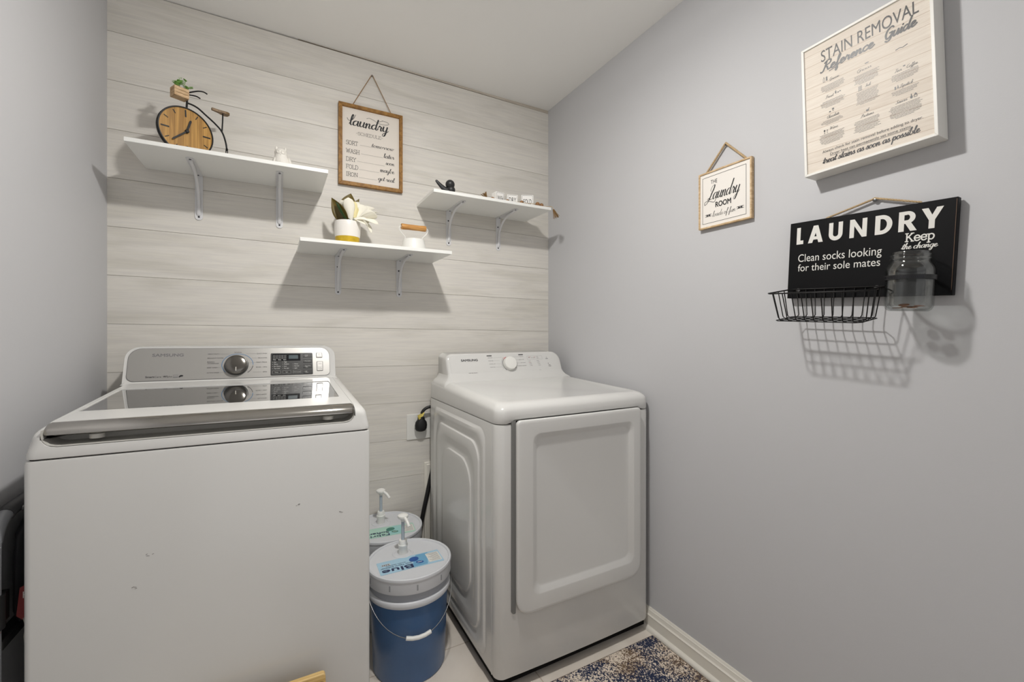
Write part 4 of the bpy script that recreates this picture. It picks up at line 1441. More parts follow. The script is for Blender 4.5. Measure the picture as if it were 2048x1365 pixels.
stems = [((-.025, .140), (-.027, .166)), ((-.018, .140), (-.020, .178)), ((-.010, .140), (-.004, .172)), ((-.004, .140), (.010, .158)), ((-.030, .140), (-.030, .158))]
for (a, b_) in stems:
    h = rnd.uniform(-.010, .008)
    tube(bm, [bp_(a[0], a[1] - .02, h), bp_((a[0] + b_[0]) / 2, (a[1] + b_[1]) / 2, h + .002), bp_(b_[0], b_[1], h + .003)], .0007, 6)
    for k in range(7):
        t = .15 + .85 * k / 6
        p = bp_(a[0] + (b_[0] - a[0]) * t, a[1] + (b_[1] - a[1]) * t, h + .002)
        ang = rnd.uniform(0, 2 * pi)
        dd = Mb.to_3x3() @ Vector((math.cos(ang), rnd.uniform(.15, .7), math.sin(ang)))
        leaf(bm, p, dd, (rnd.uniform(-.3, .3), rnd.uniform(-.9, .1), 1), rnd.uniform(.012, .018), rnd.uniform(.0052, .0072), .2, -.2)
so = obj('sprig', bm, M_leaf_s, ct, smooth=60)
md = so.modifiers.new('thick', 'SOLIDIFY'); md.thickness = .0004

# ------------------------------------------------------------------ white owl figurine
M_owl = mat('owl_ceramic', S(226, 222, 214), .5, bump=(240, .5))
bm = BM()
OX, OY = .545, -.165
rings = []
for z, rx, ry, dx in ((0, .020, .018, .003), (.004, .026, .022, .003), (.016, .0305, .025, .003), (.030, .0295, .025, .002), (.044, .0255, .023, .000), (.054, .0220, .021, -.001), (.060, .0215, .0205, -.0015), (.068, .0220, .0205, -.002), (.076, .0195, .018, -.002), (.082, .013, .012, -.002), (.0845, .005, .005, -.002)):
    rings.append([Vector((OX + dx + rx * math.cos(2 * pi * k / 32) * (1 + .03 * math.sin(7 * k)), OY + ry * math.sin(2 * pi * k / 32), ZS1 + z)) for k in range(32)])
loft(bm, rings)
ow = obj('owl_figurine', bm, M_owl, None, (OX, OY, ZS1), smooth=60)
tag(ow, 'small white owl figurine at the end of the bicycle clock shelf', 'figurine')
ORG[ow] = Vector((OX, OY, ZS1))
for s in (1, -1):
    bm = BM(); lathe(bm, [(.008, 0), (.007, .002), (.004, .0025), (.003, .0012), (.001, .0015)], None, 20, fr((OX - .002 + s * .0078, OY - .0185, ZS1 + .066), (1, s * .35, 0), (0, .15, 1))); obj('eye', bm, M_owl, ow, smooth=60)
    bm = BM(); ball(bm, (OX - .002 + s * .0150, OY - .004, ZS1 + .0815), .0065, .7, .7, 1.4, 12, 8); obj('ear_tuft', bm, M_owl, ow, smooth=60)
    bm = BM(); ball(bm, (0, 0, 0), 1, M=Matrix.Translation((OX + .003 + s * .0265, OY + .002, ZS1 + .030)) @ Matrix.Rotation(s * -.22, 4, 'Y') @ Matrix.Diagonal((.0080, .019, .027, 1))); obj('wing', bm, M_owl, ow, smooth=60)
    bm = BM(); ball(bm, (OX + .003 + s * .009, OY - .023, ZS1 + .0035), .005, 1, 1.3, .7, 12, 8); obj('foot', bm, M_owl, ow, smooth=60)
bm = BM(); leaf(bm, (OX - .002, OY - .0195, ZS1 + .063), (0, -.35, -1), (0, -1, .3), .009, .0028, .3, 0); obj('beak', bm, M_owl, ow, smooth=60)
bm = BM(); ball(bm, (OX + .030, OY + .006, ZS1 + .012), .011, .9, .8, 1.3, 12, 8); obj('tail', bm, M_owl, ow, smooth=60)

# ------------------------------------------------------------------ magnolia in pot on the second shelf
PX, PY = .785, -.150
ft = thing('potted_magnolia', 'white faux magnolia in a white and gold pot on the lowest shelf', 'potted flower', (PX, PY, ZS2))
M_pot = mat('pot_ceramic', S(236, 232, 226), .3)
M_gold = mat('gold_leaf', S(206, 172, 44), .35, metal=.35, vary=(50, .35))
bm = BM(); lathe(bm, [(.040, ZS2), (.0430, ZS2 + .001), (.0455, ZS2 + .012), (.0477, ZS2 + .0405)], (PX, PY, 0), 48); obj('gold_band', bm, M_gold, ft, smooth=40, label='gold leaf base band')
bm = BM(); lathe(bm, [(.0478, ZS2 + .040), (.0500, ZS2 + .058), (.0510, ZS2 + .080), (.0502, ZS2 + .096), (.0485, ZS2 + .104), (.0465, ZS2 + .104), (.0460, ZS2 + .095), (.0440, ZS2 + .080)], (PX, PY, 0), 48); obj('pot', bm, M_pot, ft, smooth=40)
M_petal = gb('petal_cream', S(240, 236, 222), .55, .15)
M_petal_y = gb('petal_yellow_heart', S(232, 220, 166), .55, .15)
M_leafg = mat('magnolia_leaf_green', S(40, 62, 34), .35, vary=(40, .3))
M_leafb = mat('magnolia_leaf_bronze', S(96, 80, 22), .5, vary=(40, .3))
H0 = Vector((.806, -.150, 1.668))


def petal(name, base, tip, nrm, w, m, cup=.35, bend=.0, pw=.95, label=None):
    base, tip = Vector(base), Vector(tip)
    d = tip - base
    bm = BM()
    leaf(bm, base, d, nrm, d.length, w, cup, bend, 12, 8, pw, True)
    o = obj(name, bm, m, ft, smooth=80, label=label)
    s = o.modifiers.new('thick', 'SOLIDIFY'); s.thickness = .0008; s.offset = 0
    return o


petal('leaf', (.790, -.150, 1.640), (.721, -.140, 1.748), (-.45, -.8, -.25), .027, M_leafb, .45, -.08, .88)
petal('leaf', (.792, -.160, 1.642), (.736, -.150, 1.726), (.65, -.7, .2), .024, M_leafg, .45, .06, .88)
petal('leaf', (.780, -.120, 1.690), (.806, -.095, 1.790), (-.2, -1, .1), .029, M_leafb, .3, .0, .88)
petal('leaf', (.808, -.118, 1.710), (.837, -.110, 1.768), (-.3, -1, .2), .012, M_leafb, .3, .0, .75)
for (b_, t_, n_, w_, c_, bd) in (
        ((.797, -.150, 1.655), (.785, -.170, 1.750), (.1, 1, .1), .026, .40, .04),
        ((.798, -.140, 1.664), (.766, -.150, 1.738), (.5, .9, .2), .023, .4, .05),
        ((.790, -.135, 1.668), (.760, -.128, 1.748), (.5, .8, 0), .021, .4, .05),
        ((.806, -.130, 1.668), (.800, -.105, 1.748), (0, -1, .1), .026, .4, .05),
        ((.815, -.140, 1.668), (.838, -.126, 1.752), (-.4, 1, .2), .022, .5, .1),
        ((.820, -.150, 1.672), (.850, -.128, 1.742), (-.2, -.9, .5), .036, .45, -.05),
        ((.826, -.150, 1.676), (.884, -.140, 1.738), (-.5, -.6, .6), .038, .45, -.10),
        ((.826, -.155, 1.672), (.902, -.165, 1.715), (-.3, -.3, .9), .034, .40, -.12),
        ((.828, -.160, 1.668), (.896, -.186, 1.690), (-.3, .6, .7), .030, .45, -.05),
        ((.812, -.165, 1.664), (.898, -.200, 1.662), (.0, -.5, .9), .034, .35, -.16),
        ((.806, -.170, 1.666), (.858, -.206, 1.650), (.2, -.8, .6), .026, .3, -.12),
        ((.836, -.180, 1.664), (.872, -.210, 1.612), (.8, -.5, .35), .025, .40, -.10)):
    petal('petal', b_, t_, n_, w_, M_petal, c_, bd)
for (b_, t_, n_, w_) in (((.812, -.150, 1.660), (.812, -.155, 1.742), (.2, 1, 0), .013), ((.818, -.148, 1.662), (.826, -.146, 1.722), (-.5, .8, 0), .014)):
    petal('petal', b_, t_, n_, w_, M_petal_y, .5, .05, label='cream-yellow inner petal')
bm = BM()
tube(bm, smooth_path([(.785, -.150, 1.600), (.795, -.150, 1.64), (.812, -.150, 1.672)], 5), .004, 8)
obj('stem', bm, M_leafg, ft, smooth=50)

# ------------------------------------------------------------------ white caddy with wooden bail grip
KX, KY = 1.060, -.150
kt = thing('enamel_caddy', 'white metal caddy with a wooden-grip wire handle on the lowest shelf', 'caddy', (KX, KY, ZS2))
bm = BM(); lathe(bm, [(.052, ZS2), (.0565, ZS2 + .001), (.0570, ZS2 + .004), (.0470, ZS2 + .0560), (.0455, ZS2 + .0585), (.0430, ZS2 + .0590), (.0425, ZS2 + .0560), (.002, ZS2 + .0555)], (KX, KY, 0), 48); obj('caddy_body', bm, M_white_soft, kt, smooth=40)
bm = BM()
hp = []
for s in (-1, 1):
    hp.append([(KX + s * .038, KY, ZS2 + .040), (KX + s * .038, KY, ZS2 + .064), (KX + s * .039, KY, ZS2 + .070), (KX + s * .054, KY, ZS2 + .086), (KX + s * .0625, KY, ZS2 + .098), (KX + s * .0640, KY, ZS2 + .108), (KX + s * .0600, KY, ZS2 + .113), (KX + s * .052, KY, ZS2 + .113)])
for q in hp:
    tube(bm, smooth_path(q, 4), .0020, 8)
hb = obj('handle_wire', bm, M_white_soft, kt, smooth=50)
bm = BM()
lathe(bm, [(.0118, -.0545), (.0128, -.0530), (.0128, -.040), (.0118, -.024), (.0122, 0), (.0118, .024), (.0128, .040), (.0128, .0530), (.0118, .0545)], None, 28, fr((KX, KY, ZS2 + .113), (0, 1, 0), (0, 0, 1)))
obj('handle_grip', bm, wood('grip_wood', S(176, 122, 62), S(206, 154, 88), (4, 30, 30), .4, 4), kt, smooth=35)

# ------------------------------------------------------------------ black bird on the third shelf
bt = thing('bird_figurine', 'matte black round-headed bird figurine with upright tail', 'figurine', (1.205, -.205, ZS3))
M_bird = mat('bird_black', S(34, 34, 35), .45)
bm = BM(); ball(bm, (1.2085, -.207, ZS3 + .0460), .0205, nu=28, nv=18); obj('head', bm, M_bird, bt, smooth=80)
bm = BM()
ball(bm, (1.2120, -.210, ZS3 + .0210), .0185, nu=28, nv=18)
rings = []
for (x, z, r_) in ((1.205, .0170, .0160), (1.197, .0190, .0150), (1.187, .0215, .0130), (1.178, .0260, .0110), (1.166, .0350, .0090), (1.154, .0455, .0072), (1.146, .0535, .0056), (1.143, .0560, .0030)):
    rings.append([Vector((x + r_ * .7 * math.cos(2 * pi * k / 20), -.205 + r_ * math.sin(2 * pi * k / 20) * .8, ZS3 + z + r_ * .72 * math.cos(2 * pi * k / 20))) for k in range(20)])
loft(bm, rings)
ball(bm, (1.203, -.206, ZS3 + .0125), .0135, 1.5, 1.1, .9, 20, 12)
obj('body', bm, M_bird, bt, smooth=70)
for (dx, dy, a) in ((-.030, -.004, .1), (-.004, -.030, 1.3), (.010, -.020, -.4)):
    bm = BM()
    leaf(bm, (1.205, -.206, ZS3 + .012), (dx, dy, -.010), (0, 0, 1), .034, .010, -.2, -.2, pw=.8)
    o = obj('wing', bm, M_bird, bt, smooth=60); s = o.modifiers.new('thick', 'SOLIDIFY'); s.thickness = .003; s.offset = 0

# ------------------------------------------------------------------ WASH / DRY / FOLD blocks and bead garland
M_block = mat('block_white', S(240, 238, 234), .5)
for word, cx, cyb, rot, wdt, hgt in (('WASH', 1.460, -.205, .13, .048, .052), ('DRY', 1.521, -.215, -.25, .053, .046), ('FOLD', 1.602, -.218, -.40, .060, .056)):
    t = thing('word_block', 'white square block printed %s on the corner shelf' % word, 'block', (cx, cyb, ZS3), 'printed laundry blocks')
    Mk = fr((cx, cyb, ZS3), (math.cos(rot), math.sin(rot), 0), (0, 0, 1))
    bm = BM(); prism(bm, rrect(-wdt / 2, wdt / 2, 0, hgt, .003, 4), -.038, 0, Mk); bo = obj('block', bm, M_block, t, bevel=.0015)
    bm = BM()
    outline(bm, rrect(-wdt / 2 + .004, wdt / 2 - .004, .004, hgt - .004, .003, 4), .0004, Mk, .0005)
    text(bm, word, Mk, 0, hgt * .30 - .006, .019, wdt * .66, align='CENTER', h=.024, z=.0005)
    obj('lettering', bm, M_ink, t)
gt = thing('bead_garland', 'wooden bead garland with jute tassels lying among the printed blocks', 'garland', (1.55, -.16, ZS3))
M_bead = wood('bead_wood', S(120, 84, 50), S(166, 124, 82), (30, 30, 30), .5)
beads = [(1.416, -.212, .010), (1.4900, -.222, .0085), (1.5620, -.232, .0095), (1.647, -.238, .0110), (1.671, -.236, .0100)]
pth = smooth_path([(1.385, -.205, ZS3 + .006)] + [(x, y, ZS3 + r_) for x, y, r_ in beads] + [(1.690, -.240, ZS3 + .006), (1.706, -.254, ZS3 + .0045), (1.716, -.262, ZS3 + .0020), (1.722, -.2635, ZS3 - .010)], 4)
bm = BM(); tube(bm, pth, .0012, 6); obj('string', bm, M_jute, gt, smooth=50)
for x, y, r_ in beads:
    bm = BM(); ball(bm, (x, y, ZS3 + r_), r_, nu=20, nv=14); obj('bead', bm, M_bead, gt, smooth=80)


def tassel(c, d, L, spread, n=34, seed=1):
    rn = random.Random(seed)
    bm = BM()
    d = Vector(d).normalized(); a = d.orthogonal().normalized(); b_ = d.cross(a)
    for k in range(n):
        th, rr = rn.uniform(0, 2 * pi), rn.uniform(.1, 1) ** .5
        o_ = a * math.cos(th) * rr + b_ * math.sin(th) * rr
        P_ = [Vector(c) + o_ * .003, Vector(c) + d * (L * .5) + o_ * spread * .55, Vector(c) + d * (L * rn.uniform(.85, 1.05)) + o_ * spread]
        tube(bm, P_, .0008, 5)
    return bm


M_tassel = mat('tassel_jute', S(128, 98, 58), .9, vary=(200, .3))
obj('tassel', tassel((1.3905, -.205, ZS3 + .010), (-.55, -.05, .85), .030, .016, seed=2), M_tassel, gt, smooth=60)
obj('tassel', tassel((1.722, -.2640, ZS3 - .010), (.42, -.1, -1), .044, .017, seed=3), M_tassel, gt, smooth=60)

# ------------------------------------------------------------------ hanging signs
def rope(parent, pts, r, m, name='hanger'):
    bm = BM()
    P_ = [Vector(p) for p in pts]
    dens = []
    for a, b_ in zip(P_, P_[1:]):
        n = max(2, int((b_ - a).length / .004))
        dens += [a + (b_ - a) * (k / n) for k in range(n)]
    dens.append(P_[-1])
    for ph in (0, 2.1, 4.2):
        q = []
        for i, p in enumerate(dens):
            t = (dens[min(i + 1, len(dens) - 1)] - dens[max(i - 1, 0)]).normalized()
            a = t.orthogonal().normalized(); b_ = t.cross(a)
            an = ph + i * 1.3
            q.append(p + (a * math.cos(an) + b_ * math.sin(an)) * r * .5)
        tube(bm, q, r * .62, 6)
    return obj(name, bm, m, parent, smooth=60)


def nail(label, p, n, r=.004, m=M_nail):
    n = Vector(n)
    u = n.orthogonal().normalized()
    M_ = fr(p, u, n.cross(u))
    bm = BM(); lathe(bm, [(.0014, -.004), (.0014, .008), (r, .008), (r, .0095), (r * .6, .0105), (.0004, .0108)], None, 16, M_)
    tag(obj('nail', bm, m, None, p, smooth=40), label, 'nail')


def framed(bm, M, w, h, fw, d0, d1):
    o = [(0, 0), (w, 0), (w, h), (0, h)]
    i = [(fw, fw), (w - fw, fw), (w - fw, h - fw), (fw, h - fw)]
    for k in range(4):
        j = (k + 1) % 4
        q = [o[k], o[j], i[j], i[k]]
        prism(bm, q, d0, d1, M)


# 1: laundry schedule, on the plank wall
st_ = thing('laundry_schedule_sign', 'framed "laundry schedule" sign hanging on twine on the plank wall', 'sign', (.906, -.002, 1.851))
Mg = fr((.7660, -.0020, 1.8510), (1, -.0, 0), (0, 0, 1))
sw, sh = .2790, .3590
M_frame1 = wood('sign_frame_wood', S(122, 84, 34), S(164, 120, 58), (12, 12, 12), .55, 5)
bm = BM(); framed(bm, Mg, sw, sh, .0155, 0, .0180); obj('frame', bm, M_frame1, st_, bevel=.0012)
bm = BM(); prism(bm, [(.012, .012), (sw - .012, .012), (sw - .012, sh - .012), (.012, sh - .012)], .002, .0085, Mg); obj('backing_board', bm, mat('sign_paper', S(226, 218, 208), .6), st_)
bm = BM()
zl = .0090
script(bm, 'laundry', Mg, .0450, .2690, .168, .0215, .15, .06, .16, zl, asc=.95)
arc(bm, .187, .3085, .030, .0085, -140, 90, .0007, Mg, zl); ribbon(bm, [(.119, .3115), (.130, .3160), (.150, .3110), (.163, .3040), (.190, .3170)], lambda a, b: .0007, Mg, zl)
ribbon(bm, [(p.x, p.y) for p in smooth_path([Vector((.036, .297, 0)), Vector((.042, .288, 0)), Vector((.053, .289, 0)), Vector((.064, .300, 0)), Vector((.072, .317, 0))], 5)], lambda a, b: .0009, Mg, zl)
slab(bm, '-SCHEDULE-', Mg, .0735, .2305, .1165, .0130, .042, .10, zl)
for s, y, w in (('SORT', .1808, .0500), ('WASH', .1438, .0575), ('DRY', .1075, .0420), ('FOLD', .0745, .0520), ('IRON', .0412, .0500)):
    slab(bm, s, Mg, .0312, y, w, .0175, .045, .12, zl)
for s, x, y, w, xh in (('tomorrow', .1400, .1885, .102, .0088), ('later', .1945, .1500, .048, .0100), ('soon', .2020, .1200, .041, .0090), ('maybe', .1780, .0830, .066, .0098), ('get real', .1690, .0430, .076, .0098)):
    script(bm, s, Mg, x, y, w * .97, xh, .15, .055, .1, zl, asc=.85)
for x0, x1, y in ((.0925, .1420, .1865), (.0970, .1890, .1488), (.0800, .1955, .1125), (.0890, .1710, .0775), (.0870, .1630, .0415)):
    n = int((x1 - x0) / .0042)
    for k in range(n + 1):
        poly(bm, ell(x0 + (x1 - x0) * k / n, y, .0010, .0010, 8), Mg, zl)
obj('lettering', bm, M_ink, st_)
NX, NZ = .9090, 2.3660
rope(st_, [(.8275, -.011, 2.208), (.8275, -.0125, 2.2150), (NX - .003, -.0085, NZ - .002), (NX, -.0085, NZ + .0015), (NX + .003, -.0085, NZ - .002), (.9905, -.0125, 2.2150), (.9905, -.011, 2.208)], .0017, M_twine)
nail('small nail in the plank wall holding the schedule sign twine', (NX, 0, NZ - .002), (0, -1, 0), .0034)

# 2: small square sign on the grey wall
s2 = thing('laundry_room_sign', 'small square "The Laundry Room" sign hanging on the grey wall', 'sign', (W - .002, -1.096, 1.563))
Mq = fr((W - .0030, -.9965, 1.5635), (0, -1, 0), (0, 0, 1))
bm = BM(); prism(bm, [(0, 0), (.1960, 0), (.1960, .1960), (0, .1960)], 0, .0070, Mq)
framed(bm, Mq, .1960, .1960, .0055, .006, .0125); obj('frame', bm, wood('pale_ply', S(182, 152, 112), S(216, 190, 152), (12, 12, 30), .6, 4), s2, bevel=.0008)
bm = BM(); prism(bm, [(.0052, .0052), (.1908, .0052), (.1908, .1908), (.0052, .1908)], .006, .0090, Mq); obj('face_board', bm, mat('sign_face_white', S(234, 229, 222), .55), s2)
bm = BM()
zl = .0094
outline(bm, [(.0150, .0175), (.1760, .0175), (.1760, .1780), (.0150, .1780)], .0006, Mq, zl)
text(bm, 'THE', Mq, .0478, .1508, .0125, .0245, z=zl, h=.0130)
script(bm, 'Laundry', Mq, .0360, .0970, .1160, .0210, .095, .03, .30, zl, asc=1.05)
ribbon(bm, [(p.x, p.y) for p in smooth_path([Vector(q + (0,)) for q in ((.0600, .1280), (.0500, .1180), (.0430, .1000), (.0330, .0880), (.0230, .0830), (.0250, .0930), (.0400, .0935), (.0600, .0860), (.0680, .0980))], 5)], lambda a, b: .0008, Mq, zl)
text(bm, 'ROOM', Mq, .0655, .0660, .0180, .0585, z=zl, h=.0185, bold=.04)
script(bm, 'loads of fun', Mq, .0535, .0365, .0850, .0078, .075, .04, .30, zl, asc=1.15)
for x0 in (.0260, .1440):
    for dy in (-.0035, .0035):
        line(bm, (x0, .0442 + dy * .9), (x0 + .0240, .0442 + dy * .9), .0007, Mq, zl)
    line(bm, (x0 + .004, .0442 - .0025), (x0 + .020, .0442 + .0025), .0008, Mq, zl); line(bm, (x0 + .004, .0442 + .0025), (x0 + .020, .0442 - .0025), .0008, Mq, zl)
    line(bm, (x0 + .006, .0442), (x0 + .018, .0442), .0011, Mq, zl)
obj('lettering', bm, M_ink, s2)
NY, NZ2 = -1.0985, 1.8360
rope(s2, [(W - .008, -1.0260, 1.752), (W - .009, -1.0260, 1.7600), (W - .0085, NY + .004, NZ2 - .003), (W - .0085, NY, NZ2 + .0015), (W - .0085, NY - .004, NZ2 - .003), (W - .009, -1.1720, 1.7600), (W - .008, -1.1720, 1.752)], .0036, M_jute)
nail('dark nail in the grey wall holding the small square sign', (W, NY, NZ2 - .0035), (-1, 0, 0), .0038, M_screw)

# 3: stain guide in a deep white frame
s3 = thing('stain_guide_picture', 'large white-framed stain removal guide print on the grey wall', 'picture', (W - .002, -1.509, 1.628))
cr, sr = math.cos(.028), math.sin(.028)
Mp = fr((W - .0015, -1.3705, 1.6275), (0, -cr, sr), (0, sr, cr))
pw_, ph_ = .2745, .3530
M_framew = mat('frame_white', S(232, 230, 224), .4)
bm = BM(); framed(bm, Mp, pw_, ph_, .0065, 0, .0540); obj('frame', bm, M_framew, s3, bevel=.0008)


def print_board():
    m = D.materials.new('printed_boards')
    m.use_nodes = True
    nt = m.node_tree
    b = nt.nodes['Principled BSDF']
    b.inputs['Roughness'].default_value = .55
    b.inputs['Specular IOR Level'].default_value = .3
    tc = N(nt, 'ShaderNodeTexCoord')
    mp = N(nt, 'ShaderNodeMapping'); mp.inputs['Rotation'].default_value = (-.028, 0, 0)
    nt.links.new(tc.outputs['Object'], mp.inputs['Vector'])
    sx = N(nt, 'ShaderNodeSeparateXYZ'); nt.links.new(mp.outputs['Vector'], sx.inputs[0])
    dv = N(nt, 'ShaderNodeMath', operation='DIVIDE'); nt.links.new(sx.outputs['Z'], dv.inputs[0]); dv.inputs[1].default_value = .0295
    fl = N(nt, 'ShaderNodeMath', operation='FLOOR'); nt.links.new(dv.outputs[0], fl.inputs[0])
    fc = N(nt, 'ShaderNodeMath', operation='FRACT'); nt.links.new(dv.outputs[0], fc.inputs[0])
    wn = N(nt, 'ShaderNodeTexWhiteNoise', noise_dimensions='1D'); nt.links.new(fl.outputs[0], wn.inputs['W'])
    m2 = N(nt, 'ShaderNodeMapping'); m2.inputs['Scale'].default_value = (1, 5, 70); nt.links.new(tc.outputs['Object'], m2.inputs['Vector'])
    ns = N(nt, 'ShaderNodeTexNoise'); ns.inputs['Scale'].default_value = 4; ns.inputs['Detail'].default_value = 6; nt.links.new(m2.outputs['Vector'], ns.inputs['Vector'])
    ad = N(nt, 'ShaderNodeMath', operation='MULTIPLY_ADD'); nt.links.new(wn.outputs['Value'], ad.inputs[0]); ad.inputs[1].default_value = .35; nt.links.new(ns.outputs['Fac'], ad.inputs[2])
    r = N(nt, 'ShaderNodeValToRGB'); r.color_ramp.elements[0].position = .35; r.color_ramp.elements[0].color = S(212, 200, 186); r.color_ramp.elements[1].position = .9; r.color_ramp.elements[1].color = S(228, 219, 207)
    nt.links.new(ad.outputs[0], r.inputs['Fac'])
    lt_ = N(nt, 'ShaderNodeMath', operation='LESS_THAN'); nt.links.new(fc.outputs[0], lt_.inputs[0]); lt_.inputs[1].default_value = .035
    mx = N(nt, 'ShaderNodeMix', data_type='RGBA'); nt.links.new(r.outputs['Color'], mx.inputs[6]); mx.inputs[7].default_value = S(178, 156, 136)
    mu = N(nt, 'ShaderNodeMath', operation='MULTIPLY'); nt.links.new(lt_.outputs[0], mu.inputs[0]); mu.inputs[1].default_value = .8
    nt.links.new(mu.outputs[0], mx.inputs[0]); nt.links.new(mx.outputs[2], b.inputs['Base Color'])
    return m


bm = BM(); prism(bm, [(.005, .005), (pw_ - .005, .005), (pw_ - .005, ph_ - .005), (.005, ph_ - .005)], .004, .0500, Mp); obj('print_board', bm, print_board(), s3)
M_foil = mat('glossy_black_ink', S(30, 29, 30), .36, spec=.4)
bm = BM()
zl = .0504
text(bm, 'STAIN REMOVAL', Mp, .0475, .2953, .0290, .2010, z=zl, h=.0300)
script(bm, 'Reference', Mp, .0500, .2680, .112, .0115, .17, .15, .25, zl, asc=1.0)
script(bm, 'Guide', Mp, .1840, .2690, .058, .0115, .17, .15, .25, zl, asc=1.0)
line(bm, (.066, .2625), (.082, .2650), .0010, Mp, zl)
for s, x, y, w in (('Grease', .0655, .2360, .022), ('Fruit', .0545, .1925, .019), ('Chocolate', .0570, .1382, .028), ('Wine', .0625, .1065, .019), ('Grass', .1265, .2215, .030), ('Ink', .1425, .1775, .012), ('Proteins', .1320, .1050, .026), ('Tea', .2010, .1800, .013), ('Coffee', .2230, .1795, .020), ('Lipstick', .2095, .1405, .024), ('Sauces', .2010, .1055, .021)):
    script(bm, s, Mp, x, y, w, .0034, .11, .06, .35, zl, asc=1.0)
rn = random.Random(5)
paras = [(.0440, .1010, .2270, 6), (.0430, .0998, .1845, 6), (.0435, .0940, .1330, 4), (.0375, .0975, .0975, 9), (.1190, .1740, .2130, 8), (.1220, .1725, .1700, 11), (.1160, .1720, .0985, 10), (.1925, .2485, .1740, 6), (.1915, .2465, .1345, 4), (.1880, .2490, .1000, 10)]
for x0, x1, y, n in paras:
    cx_ = (x0 + x1) / 2
    for k in range(n):
        hw_ = (x1 - x0) / 2 * (rn.uniform(.82, 1.0) if k < n - 1 else .6)
        xx = cx_ - hw_
        while xx < cx_ + hw_ - .002:
            l_ = rn.uniform(.002, .007)
            line(bm, (xx, y - k * .0031), (min(xx + l_, cx_ + hw_), y - k * .0031), .0004, Mp, zl)
            xx += l_ + .0011
text(bm, 'Always check for stain removal before adding to dryer.', Mp, .0440, .0502, .0068, .2050, z=zl)
text(bm, 'Dryer heat can permanently set some stains.', Mp, .0620, .0390, .0064, .1670, z=zl)
line(bm, (.062, .0372), (.229, .0372), .0003, Mp, zl)
script(bm, 'treat stains as soon as possible', Mp, .0440, .0225, .1980, .0078, .15, .10, .22, zl, asc=.9)
# little pictograms
poly(bm, rrect(.0575, .0610, .2400, .2500, .0005, 2), Mp, zl); poly(bm, [(.0588, .2500), (.0597, .2500), (.0592, .2540)], Mp, zl); outline(bm, rrect(.0510, .0545, .2380, .2480, .001, 2), .0003, Mp, zl); line(bm, (.0527, .248), (.0527, .2525), .0004, Mp, zl)
poly(bm, rrect(.0775, .0805, .1955, .2015, .0006, 2), Mp, zl); poly(bm, ell(.0845, .1965, .0020, .0016, 10), Mp, zl); poly(bm, ell(.0890, .1972, .0018, .0016, 10), Mp, zl); line(bm, (.0790, .2015), (.0796, .2040), .0004, Mp, zl)
poly(bm, ell(.0645, .1540, .0024, .0018, 10), Mp, zl); poly(bm, ell(.0718, .1590, .0026, .0020, 10), Mp, zl); outline(bm, [(.0695, .1580), (.0741, .1580), (.0718, .1525)], .0003, Mp, zl)
poly(bm, ell(.0505, .1085, .0020, .0030, 12), Mp, zl); line(bm, (.0505, .1060), (.0505, .1015), .0004, Mp, zl); line(bm, (.0490, .1010), (.0520, .1010), .0004, Mp, zl); outline(bm, [(.0555, .1090), (.0585, .1090), (.0570, .1062)], .0003, Mp, zl); line(bm, (.0570, .1062), (.0570, .1015), .0003, Mp, zl); line(bm, (.0557, .1012), (.0583, .1012), .0003, Mp, zl)
poly(bm, ell(.1478, .2365, .0045, .0014, 12), Mp, zl)
for k in range(3):
    line(bm, (.1295 + k * .0028, .1740), (.1295 + k * .0028, .1860), .0006, Mp, zl)
poly(bm, ell(.1460, .1185, .0032, .0026, 12), Mp, zl); line(bm, (.1475, .1200), (.1498, .1230), .0006, Mp, zl); poly(bm, ell(.1405, .1170, .0008, .0006, 8), Mp, zl)
poly(bm, ell(.2190, .1880, .0024, .0016, 10), Mp, zl); ribbon(bm, [(.205, .2330), (.212, .2345), (.218, .2325), (.226, .2350)], lambda a, b: .0009, Mp, zl)
poly(bm, rrect(.2000, .2030, .1400, .1470, .0004, 2), Mp, zl); poly(bm, rrect(.2052, .2078, .1405, .1455, .0004, 2), Mp, zl); poly(bm, [(.2058, .1460), (.2072, .1460), (.2066, .1500)], Mp, zl)
poly(bm, ell(.2300, .1085, .0024, .0034, 12), Mp, zl); poly(bm, [(.2288, .1110), (.2312, .1110), (.2304, .1165), (.2296, .1165)], Mp, zl); outline(bm, [(.2350, .1060), (.2400, .1060), (.2400, .1110), (.2350, .1110)], .0004, Mp, zl); poly(bm, [(.2345, .1115), (.2405, .1115), (.2380, .1150), (.2370, .1150)], Mp, zl)
obj('lettering', bm, M_foil, s3)

# 4: black sock sign with wire basket and glass jar
s4 = thing('sock_sign', 'black "LAUNDRY" sock sign with wire basket and clamped glass jar', 'sign', (W - .002, -1.48, 1.29))
R4 = -.047
Mk4 = fr((W - .0060, -1.3053, 1.3005), (0, -math.cos(R4), math.sin(R4)), (0, math.sin(R4), math.cos(R4)))
bw, bh, bd = .3525, .2155, .0165
M_signblk = mat('sign_black_paint', S(12, 12, 14), .5, spec=.15)
bm = BM(); prism(bm, rrect(0, bw, 0, bh, .001, 2), 0, bd, Mk4); obj('board', bm, M_signblk, s4, bevel=.0012)
bm = BM(); line(bm, (bw - .002, .012), (bw - .002, bh - .004), .0004, Mk4, bd + .0003); obj('worn_edge', bm, mat('worn_edge_wood', S(110, 84, 64), .6), s4)
bm = BM()
zl = bd + .0005
def heavy(pts, x, y=.1530):
    poly(bm, [(x + a, y + b_) for a, b_ in pts], Mk4, zl)


